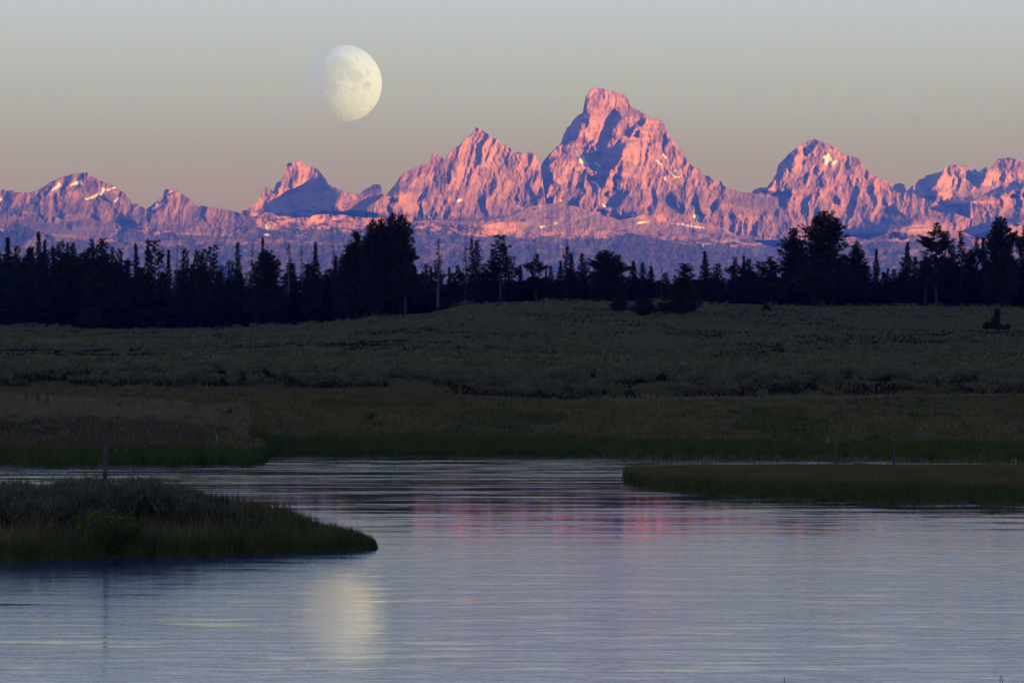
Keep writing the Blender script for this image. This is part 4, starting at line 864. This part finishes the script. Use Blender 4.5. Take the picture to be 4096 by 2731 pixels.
def scatter(name, protos, pts, sizes, mat, label, seed=1, kind='stuff', width=1.0, cat=None):
    rng = np.random.default_rng(seed); Vs = []; Fs = []; off = 0
    which = rng.integers(0, len(protos), len(pts)); rot = rng.uniform(0, 6.28, len(pts))
    for q, (v, f) in enumerate(protos):
        idx = np.where(which == q)[0]
        if not len(idx): continue
        c, s = np.cos(rot[idx])[:, None], np.sin(rot[idx])[:, None]; S = sizes[idx][:, None]
        x = (v[None, :, 0] * c - v[None, :, 1] * s) * S * width + pts[idx, 0:1]; y = (v[None, :, 0] * s + v[None, :, 1] * c) * S * width + pts[idx, 1:2]; z = v[None, :, 2] * S + pts[idx, 2:3]
        V = np.stack([x, y, z], -1).reshape(-1, 3); Fc = (f[None] + (np.arange(len(idx)) * len(v))[:, None, None]).reshape(-1, 3) + off
        Vs.append(V); Fs.append(Fc); off += len(V)
    o = mesh_np(name, np.vstack(Vs), np.vstack(Fs), mat); tag(o, label, cat, None, kind); return o
def blades(name, X, Y, H, mat, label, seed=1, wd=.02, lean=.25, zoff=-.03):
    rng = np.random.default_rng(seed); n = len(X); Z = gz(X, Y) + zoff
    C = np.stack([X, Y, Z], -1); D = rng.normal(0, lean, (n, 3)); D[:, 2] = 1; D /= np.linalg.norm(D, axis=1, keepdims=True)
    r = rng.normal(0, .35, n); s = np.stack([np.cos(r), np.sin(r), r * 0], -1) * (wd * rng.uniform(.6, 1.4, n))[:, None]
    a, b, c = C - s, C + s, C + D * H[:, None]
    V = np.stack([a, b, c], 1).reshape(-1, 3); o = mesh_np(name, V, np.arange(3 * n).reshape(-1, 3), mat); tag(o, label, None, None, 'stuff'); return o
RG = np.random.default_rng(2024)
NEARB = [bush_tris(s, 1500) for s in (1, 2, 3, 4)]; MIDB = [bush_tris(s, 380) for s in (5, 6, 7, 8)]; FARB = [bush_tris(s, 34, 1.25, .9) for s in (9, 10, 11, 12, 13)]
def me_of(name, vf, mat):
    o = mesh_np(name, vf[0], vf[1], mat); me = o.data; bpy.data.objects.remove(o); return me

# far hillside: sagebrush nobody could count
n = 15000; px = RG.uniform(-250, 4350, n); Y = 1 / RG.uniform(1 / 940.0, 1 / 400.0, n); X = (px - 2048) / F * Y
keep = fbm(X / 11, Y / 30, 401, 4) + RG.normal(0, .06, n) > .485; X, Y = X[keep], Y[keep]; S = RG.uniform(.35, .85, len(X)) * (.75 + .5 * fbm(X / 20, Y / 40, 402, 3))
scatter('sagebrush_field', FARB, np.stack([X, Y, gz(X, Y) - .05], -1), S, SAGE2, 'grey green sagebrush covering the rising meadow', 3, width=1.35)
# bank belt
n = 3600; px = RG.uniform(-250, 4350, n); Y = RG.uniform(324, 372, n); X = (px - 2048) / F * Y
lim = .45 + .18 * sstep(345, 372, Y) + .25 * sstep(334, 324, Y) * (fbm(px / 260, px * 0, 409, 2) < .52)
keep = fbm(X / 4, Y / 9, 403, 4) + RG.normal(0, .07, n) > lim - .04; X, Y = X[keep], Y[keep]; S = RG.uniform(.55, 1.3, len(X)) * (.7 + .6 * fbm(X / 6, Y / 10, 404, 3))
nb_ = np.argsort(Y)[:150]; rest = np.setdiff1d(np.arange(len(X)), nb_)
scatter('sagebrush_belt', MIDB, np.stack([X, Y, gz(X, Y) - .05], -1)[rest], S[rest], SAGE, 'thick belt of sagebrush along the top of the bank', 4, width=1.15)
def bush_obj(x, y, s, me, name, label, cat, group=None, wd=1.1):
    o = bpy.data.objects.new(name, me); COL.objects.link(o); o.location = (x, y, float(gz(x, y)) - .04); o.scale = (s * wd, s * wd, s)
    o.rotation_euler = (0, 0, float(RG.uniform(0, 6.28))); tag(o, label, cat, group); return o
MIDM = [me_of('sagebrush', b, SAGE) for b in MIDB]; NEARM = [me_of('sagebrush', b, SAGEN) for b in NEARB]
for i in nb_: bush_obj(X[i], Y[i], S[i] * 1.05, MIDM[int(RG.integers(0, 4))], 'sagebrush', 'grey sagebrush at the foot of the sagebrush belt across the river', 'shrub', 'sagebrush along the foot of the far bank')
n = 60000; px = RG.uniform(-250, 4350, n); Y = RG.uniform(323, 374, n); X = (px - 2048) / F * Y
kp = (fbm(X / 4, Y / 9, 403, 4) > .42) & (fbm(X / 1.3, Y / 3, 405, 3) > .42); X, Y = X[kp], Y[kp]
blades('gap_shade_blades', X, Y, RG.uniform(.25, .6, len(X)), GAP_SHADE_STEM, 'dark blades painting the shade between the sagebrush of the bank', 41, .05, .5)  # near-black blades stand in for the shade between the bank bushes
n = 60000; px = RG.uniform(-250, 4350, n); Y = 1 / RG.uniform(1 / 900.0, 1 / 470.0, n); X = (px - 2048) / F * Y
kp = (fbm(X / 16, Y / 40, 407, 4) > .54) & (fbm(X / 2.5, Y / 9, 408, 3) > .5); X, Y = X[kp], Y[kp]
blades('gap_shade_blades', X, Y, RG.uniform(.25, .55, len(X)), GAP_SHADE_STEM, 'dark blades painting shaded gaps between the sagebrush of the hillside', 42, .10, .6)  # shade of the hillside gaps, put in as dark blades
# scattered bushes on the lower meadow
spots = []
for (p0, p1, y0, y1, k) in [(400, 1150, 225, 300, 22), (0, 620, 215, 250, 16), (3350, 4150, 250, 300, 34), (2650, 3300, 255, 300, 12), (1900, 2500, 262, 305, 10), (1200, 1700, 262, 310, 8), (200, 1000, 285, 322, 12), (2500, 4100, 300, 322, 16)]:
    for _ in range(k): spots.append((RG.uniform(p0, p1), RG.uniform(y0, y1)))
for p_, y_ in spots:
    bush_obj((p_ - 2048) / F * y_, y_, float(RG.uniform(.35, .8)), MIDM[int(RG.integers(0, 4))], 'sagebrush', 'grey green sagebrush scattered over the lower meadow beyond the river', 'shrub', 'sagebrush scattered over the lower meadow')
# yellow flowering rabbitbrush
def flowering(x, y, s, leafn, lab, name='rabbitbrush'):
    v, f = bush_tris(int(s * 100) + 7, leafn, 1.3); e = bpy.data.objects.new(name, None); COL.objects.link(e)
    e.location = (x, y, float(gz(x, y)) - .03); e.scale = (s, s, s); tag(e, lab, 'shrub')
    mesh_np('foliage', v, f, LEAFG, e)
    rng = np.random.default_rng(int(s * 50)); n = leafn // 5; a = rng.uniform(0, 6.28, n); r = np.sqrt(rng.random(n)) * .75; C = np.stack([r * np.cos(a), r * np.sin(a), .95 - .5 * r * r + rng.normal(0, .05, n)], -1)
    D = rng.normal(0, .6, (n, 3)) + np.array([0, 0, .6]); D /= np.linalg.norm(D, axis=1, keepdims=True); v, f = tufts(rng, C, D, rng.uniform(.04, .09, n), rng.uniform(.02, .04, n)); mesh_np('flowers', v, f, RABBIT, e)
Yd = 256.0; flowering((1475 - 2048) / F * Yd, Yd, .72, 500, 'yellow flowering rabbitbrush low in the meadow left of centre')
Yd = 285.0; flowering((3615 - 2048) / F * Yd, Yd, .6, 400, 'yellow flowering rabbitbrush at the right edge of the bank, lower one')
Yd = 296.0; flowering((3690 - 2048) / F * Yd, Yd, .5, 300, 'yellow flowering rabbitbrush at the right edge of the bank, upper one')

# dry grass over the meadow
print('shore', waterline(np.array([0., 500, 1060, 1500, 3000, 4000])), row_dist(1862))
n = 90000; px = RG.uniform(-300, 4400, n); wl = waterline(px); Y = wl + 6 + (330 - wl - 6) * RG.random(n) ** 1.2; X = (px - 2048) / F * Y
k = fbm(X / 9, Y / 26, 411, 4)
m1 = k > .5; blades('dry_grass', X[m1], Y[m1], RG.uniform(.18, .42, m1.sum()), GRASSD, 'olive brown dry grass covering the lower meadow', 5, .05, .3)
m2 = (k <= .46); blades('meadow_grass', X[m2], Y[m2], RG.uniform(.15, .38, m2.sum()), OLIVE, 'dull green grass in the damp parts of the meadow', 6, .05, .3)
# straw coloured patches
def patch(name, p0, p1, y0, y1, n, mat, h, lab, seed, wd=.045, pw=1.0):
    px = RG.uniform(p0, p1, n); Y = RG.uniform(y0, y1, n); e = np.clip(4 * np.minimum((px - p0) / (p1 - p0), 1 - (px - p0) / (p1 - p0)), 0, 1) * np.clip(4 * np.minimum((Y - y0) / (y1 - y0), 1 - (Y - y0) / (y1 - y0)), 0, 1)
    kp = e * .7 + fbm(px / 60, Y / 8, seed, 4) > .62; px, Y = px[kp], Y[kp]; X = (px - 2048) / F * Y
    return blades(name, X, Y, RG.uniform(h * .6, h * 1.25, len(X)), mat, lab, seed, wd, .22)
patch('straw_grass', -250, 1000, 226, 268, 26000, GRASST, .42, 'pale straw grass slope above the left shore', 21)
patch('reddish_grass', -250, 930, 208, 228, 14000, REDG, .25, 'purple brown grass on the left bank just above its reeds', 27, .05)
patch('straw_grass', 60, 900, 600, 640, 5000, GRASST, .5, 'pale straw streak on the upper left meadow', 22, .10)
patch('straw_grass', 2300, 4300, 305, 325, 9000, GRASST, .35, 'pale straw grass line under the right sagebrush belt', 23, .06)
patch('olive_grass', 2300, 4300, 205, 235, 14000, GRASSD, .4, 'olive grass strip behind the right reeds', 24)
patch('olive_grass', -300, 4400, 395, 470, 26000, GRASSD, .5, 'lighter grassy rim along the top of the terrace', 25, .07)

patch('reddish_grass', -300, 4300, 300, 324, 24000, REDG, .28, 'reddish brown grass on the bare foot of the far bank', 26, .06)
# green reeds along the far shore
n = 52000; px = RG.uniform(-350, 4450, n); wl = waterline(px); off = np.where(px < 1060, 7.0, 9.0); Y = wl - .2 + off * RG.random(n) ** 1.1; X = (px - 2048) / F * Y
H = RG.uniform(.30, .62, n) * (.65 + .7 * fbm(X / 1.7, Y / 6, 421, 3)); kp = (px > 480) | (RG.random(n) < .6); X, Y, H = X[kp], Y[kp], H[kp]
blades('shore_reeds', X, Y, H, GRASSG, 'dark green reeds standing along the far shoreline', 7, .022, .14)

# right grassy island
n = 60000; px = RG.uniform(2485, 4450, n)
n0 = isl_front(px); n1 = row_dist(np.interp(px, [2480, 2500, 2650, 3000, 3300, 4096, 6500], [1915, 1902, 1888, 1882, 1880, 1880, 1882]))
t = RG.random(n); Y = n0 - .1 + (n1 - n0) * t; X = (px - 2048) / F * Y; gr = t < .07 + .12 * fbm(X / 1.5, Y, 431, 3)
blades('island_reeds', X[gr], Y[gr], RG.uniform(.20, .55, gr.sum()) * (.5 + .9 * fbm(X[gr] / .9, Y[gr] / 3, 433, 3)), GRASSG, 'dark green reeds fringing the low island at the right', 8, .016, .14)
blades('island_grass', X[~gr], Y[~gr], RG.uniform(.20, .40, (~gr).sum()) * np.interp(t[~gr], [.6, 1], [1, .45]), GRASSD, 'brown olive grass on the low island at the right', 9, .022, .22)

# near left island
def on_island(n, x0=-16.5, x1=-3.05):
    X = RG.uniform(x0, x1, n); c0 = near_front(X); c1 = np.interp(X, [-26, -12, -7, -5, -3.3], [123, 118, 113, 109, 106.0]); return X, c0, c1
X, c0, c1 = on_island(42000); t = RG.random(len(X)); Y = c0 - .25 + np.minimum(c1 - c0, 6.0) * t
g = (RG.random(len(X)) < np.interp(X, [-16, -9, -6, -3], [.35, .45, .75, 1.0])) | (t < .12)
hh = RG.uniform(.30, .75, len(X)) * np.interp(X, [-13, -6, -3.3], [1.0, .8, .55]) * (.6 + .8 * fbm(X / .6, Y / .6, 441, 3)) * sstep(-2.9, -4.2, X)
kp = (t < .40) | (X > -7.0); X, Y, g, hh = X[kp], Y[kp], g[kp], hh[kp]
blades('island_sedge', X[g], Y[g], hh[g], GRASSG, 'green sedge fringing the near island', 10, .010, .20)
blades('island_bunchgrass', X[~g], Y[~g], hh[~g] * 1.12, GRASST, 'straw coloured bunch grass on the near island', 11, .008, .24)
X, c0, c1 = on_island(9000, -9.5, -3.6); Y = c0 + (c1 - c0) * RG.random(len(X))
blades('island_tall_grass', X, Y, RG.uniform(.35, .8, len(X)) * np.interp(X, [-9.5, -4], [1, .4]), GRASSD, 'tall seeding grass on the tail of the near island', 12, .008, .2)
bl = 0
SB = []
for _ in range(92):
    x = float(RG.uniform(-16, -6.0)); c0 = float(near_front(x)); c1 = np.interp(x, [-26, -12, -7, -5, -3.3], [123, 118, 113, 109, 106.0])
    y = float(RG.uniform(c0 + 2.0, c1 - 2)); SB.append((x, y))
for x, y in SB:
    s = float(RG.uniform(.7, 1.2)) * float(np.interp(x, [-12, -8, -6], [1.0, .9, .6]))
    crest_row = float(np.interp(2048 + x / y * F, [-400, 0, 200, 400, 600, 750, 900, 1000, 1150], [1925, 1922, 1912, 1896, 1900, 1935, 1995, 2030, 2080])) + float(RG.uniform(-14, 50))
    s = max(.3, min(s, CAMZ + (HZ - crest_row) / F * y - float(gz(x, y)) + .04))
    bush_obj(x, y, s, NEARM[int(RG.integers(0, 4))], 'sagebrush', 'shaggy grey sagebrush crowding the crest of the near island', 'shrub', 'sagebrush on the near island', 1.0)
for px_, row_, yd, s in [(480, 1905, 103.0, 1.0), (600, 1905, 104.0, .95), (380, 1915, 104.5, .9), (555, 1900, 106, .95), (210, 1915, 104, .95), (330, 1920, 103, .95), (150, 1930, 105, .9), (60, 1930, 104, .9), (700, 1945, 104, .8), (520, 1900, 103.5, 1.0), (800, 1985, 104, .7), (760, 1965, 105, .75)]:
    x = (px_ - 2048) / F * yd; zt = CAMZ + (HZ - row_) / F * yd; g0 = float(gz(x, yd)); s = max(.3, min(1.25, zt - g0 + .02))
    bush_obj(x, yd, s, NEARM[int(RG.integers(0, 4))], 'sagebrush', 'shaggy grey sagebrush crowding the crest of the near island', 'shrub', 'sagebrush on the near island', .95)
yd = 100.4; flowering((425 - 2048) / F * yd, yd, 1.05, 1500, 'bright green rabbitbrush with yellow tips on the near island')
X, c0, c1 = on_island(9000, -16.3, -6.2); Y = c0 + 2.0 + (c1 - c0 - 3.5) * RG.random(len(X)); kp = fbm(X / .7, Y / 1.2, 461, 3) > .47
blades('gap_shade_blades', X[kp], Y[kp], RG.uniform(.3, .75, kp.sum()), GAP_SHADE_STEM, 'dark blades painting the shade under the sagebrush of the near island', 43, .016, .45)  # dark blades deepen the shade beneath these bushes by colour
# pale seed heads
def heads(px0, px1, y0, y1, n, lab, seed, zadd, s):
    px = RG.uniform(px0, px1, n); Y = RG.uniform(y0, y1, n); kp = fbm(px / 25, Y / 2.0, seed, 3) > .52; px, Y = px[kp], Y[kp]; X = (px - 2048) / F * Y; n = len(X)
    C = np.stack([X, Y, gz(X, Y) + zadd * RG.uniform(.7, 1.2, n)], -1); D = RG.normal(0, 1, (n, 3)); D /= np.linalg.norm(D, axis=1, keepdims=True)
    v, f = tufts(RG, C, D, np.full(n, s), np.full(n, s * .5)); tag(mesh_np('seed_heads', v, f, FLOWER), lab, None, None, 'stuff')
heads(60, 1020, float(waterline(500)) + 4, float(waterline(500)) + 18, 260, 'tiny white flower heads dotting the left far bank', 451, .45, .055)
heads(0, 1150, 98.5, 104, 420, 'pale seed heads among the grass of the near island', 452, .62, .022)

# ------------------------------------------------------------------ posts and stakes
def post(px, ytop, ybase, dist, r, label, name='fence_post', leanx=0.0, mat=POSTW, group=None, cat='post'):
    x = (px - 2048) / F * dist; zt = CAMZ + (HZ - ytop) / F * dist; zb = min(float(gz(x, dist)) - .15, CAMZ + (HZ - ybase) / F * dist)
    k = 9; pts = []; rad = []
    for i in range(k + 1):
        u = i / k; pts.append((x + leanx * (u - .5) + .01 * math.sin(i * 2.1 + px), dist + .006 * math.cos(i * 1.7), zb + (zt - zb) * u)); rad.append(r * (1.12 - .16 * u + .05 * math.sin(i * 3.3 + px)))
    pts += [(pts[-1][0], dist, zt + r * .12)]; rad += [r * .05]
    v, f = tube_np(pts, rad, 9); o = mesh_np(name, v, f, mat); return tag(o, label, cat, group)
post(421, 1776, 1990, 105.2, .058, 'weathered grey wooden post standing behind the near island brush', leanx=.01)
post(103, 1568, 1612, 255, .085, 'dark old post left one of three on the left meadow')
post(152, 1563, 1622, 252, .10, 'dark old post in the middle of three on the left meadow')
post(191, 1558, 1625, 250, .085, 'dark old post right one of three on the left meadow', leanx=-.15)
def rail_fence(label, x1, t1, b1, x2, t2, b2, dist, r, r1, r2, lean=.12):
    e = bpy.data.objects.new('post_fence', None); COL.objects.link(e); tag(e, label, 'fence')
    for px, t_, b_, ln in ((x1, t1, b1, 0), (x2, t2, b2, lean)):
        o = post(px, t_, b_, dist, r, None, 'post', ln, cat=None); o.parent = e
        for kk in ('label', 'category', 'group'):
            if kk in o: del o[kk]
    a = P(x1 + 8, r1, dist - .1); b = P(x2, r2, dist - .1); mid = tuple((a[i] + b[i]) / 2 - (.03 if i == 2 else 0) for i in range(3))
    v, f = tube_np([a, mid, b], [r * .55, r * .5, r * .45], 6); mesh_np('rail', v, f, POSTW, e)
dr = float(row_dist(1862)); rail_fence('two weathered posts with a low sagging rail on the right island', 3344, 1766, 1866, 3574, 1783, 1866, dr - 1.2, .058, 1846, 1860)
rail_fence('two dark posts with a fallen rail in the meadow behind the reeds', 2330, 1702, 1775, 2404, 1706, 1760, float(waterline(2360)) + 14, .05, 1762, 1755, -.12)
for px, t_, b_, d_, lab in [(867, 1736, 1765, 216, 'thin white stake behind the left shore reeds'), (2834, 1744, 1772, 214, 'thin white stake in the meadow right of the central fence'), (3312, 1747, 1778, 212, 'thin white stake left of the right fence posts'),
                            (3810, 1768, 1794, 210, 'faint white stake in the meadow right of the right fence'), (1623, 1750, 1772, 214, 'tiny white stake in the meadow left of centre'),
                            (3707, 1845, 1868, dr - 4, 'short white stake on the right island, nearest its fence'), (3899, 1853, 1874, dr - 5, 'short white stake on the right island, middle of three'), (4063, 1839, 1872, dr - 5, 'tallest white stake on the right island near the picture edge')]:
    post(px, t_, b_, d_ if d_ < 195 or px > 3700 and t_ > 1800 else float(waterline(px)) + 11, .018, lab, 'marker_stake', mat=WHITEP, cat='stake')
# a few drowned stems breaking the near water
for px_, row_, lab, k_ in ((3133, 2704, 'lone dark stem poking from the water at the bottom edge, right of centre', 1), (3996, 2700, 'pair of dark stems poking from the water at the bottom right', 2)):
    yd = float(row_dist(2745)); prs = []
    for q in range(k_):
        x0 = (px_ + q * 16 - 2048) / F * yd; prs.append(tube_np([(x0, yd, -.4), (x0 + .01, yd, -.05), (x0 + .02 * (1 - 2 * q), yd, CAMZ + (HZ - row_) / F * yd)], [.008, .007, .004], 5))
    v, f = join(prs); tag(mesh_np('water_stem', v, f, GAP_SHADE_STEM), lab, 'stem')
# bleached branch cross on the upper meadow
dd_ = 560.0; e = bpy.data.objects.new('dead_branch', None); COL.objects.link(e); tag(e, 'bleached dead branch standing like a cross on the upper meadow', 'branch')
v, f = tube_np([P(1283, 1405, dd_), P(1284, 1385, dd_), P(1285, 1372, dd_)], [.13, .10, .04], 6); mesh_np('stem', v, f, WHITEP, e)
v, f = tube_np([P(1243, 1381, dd_), P(1265, 1384, dd_), P(1284, 1386, dd_), P(1335, 1385, dd_)], [.03, .06, .07, .02], 5); mesh_np('limb', v, f, SNAGW, e)
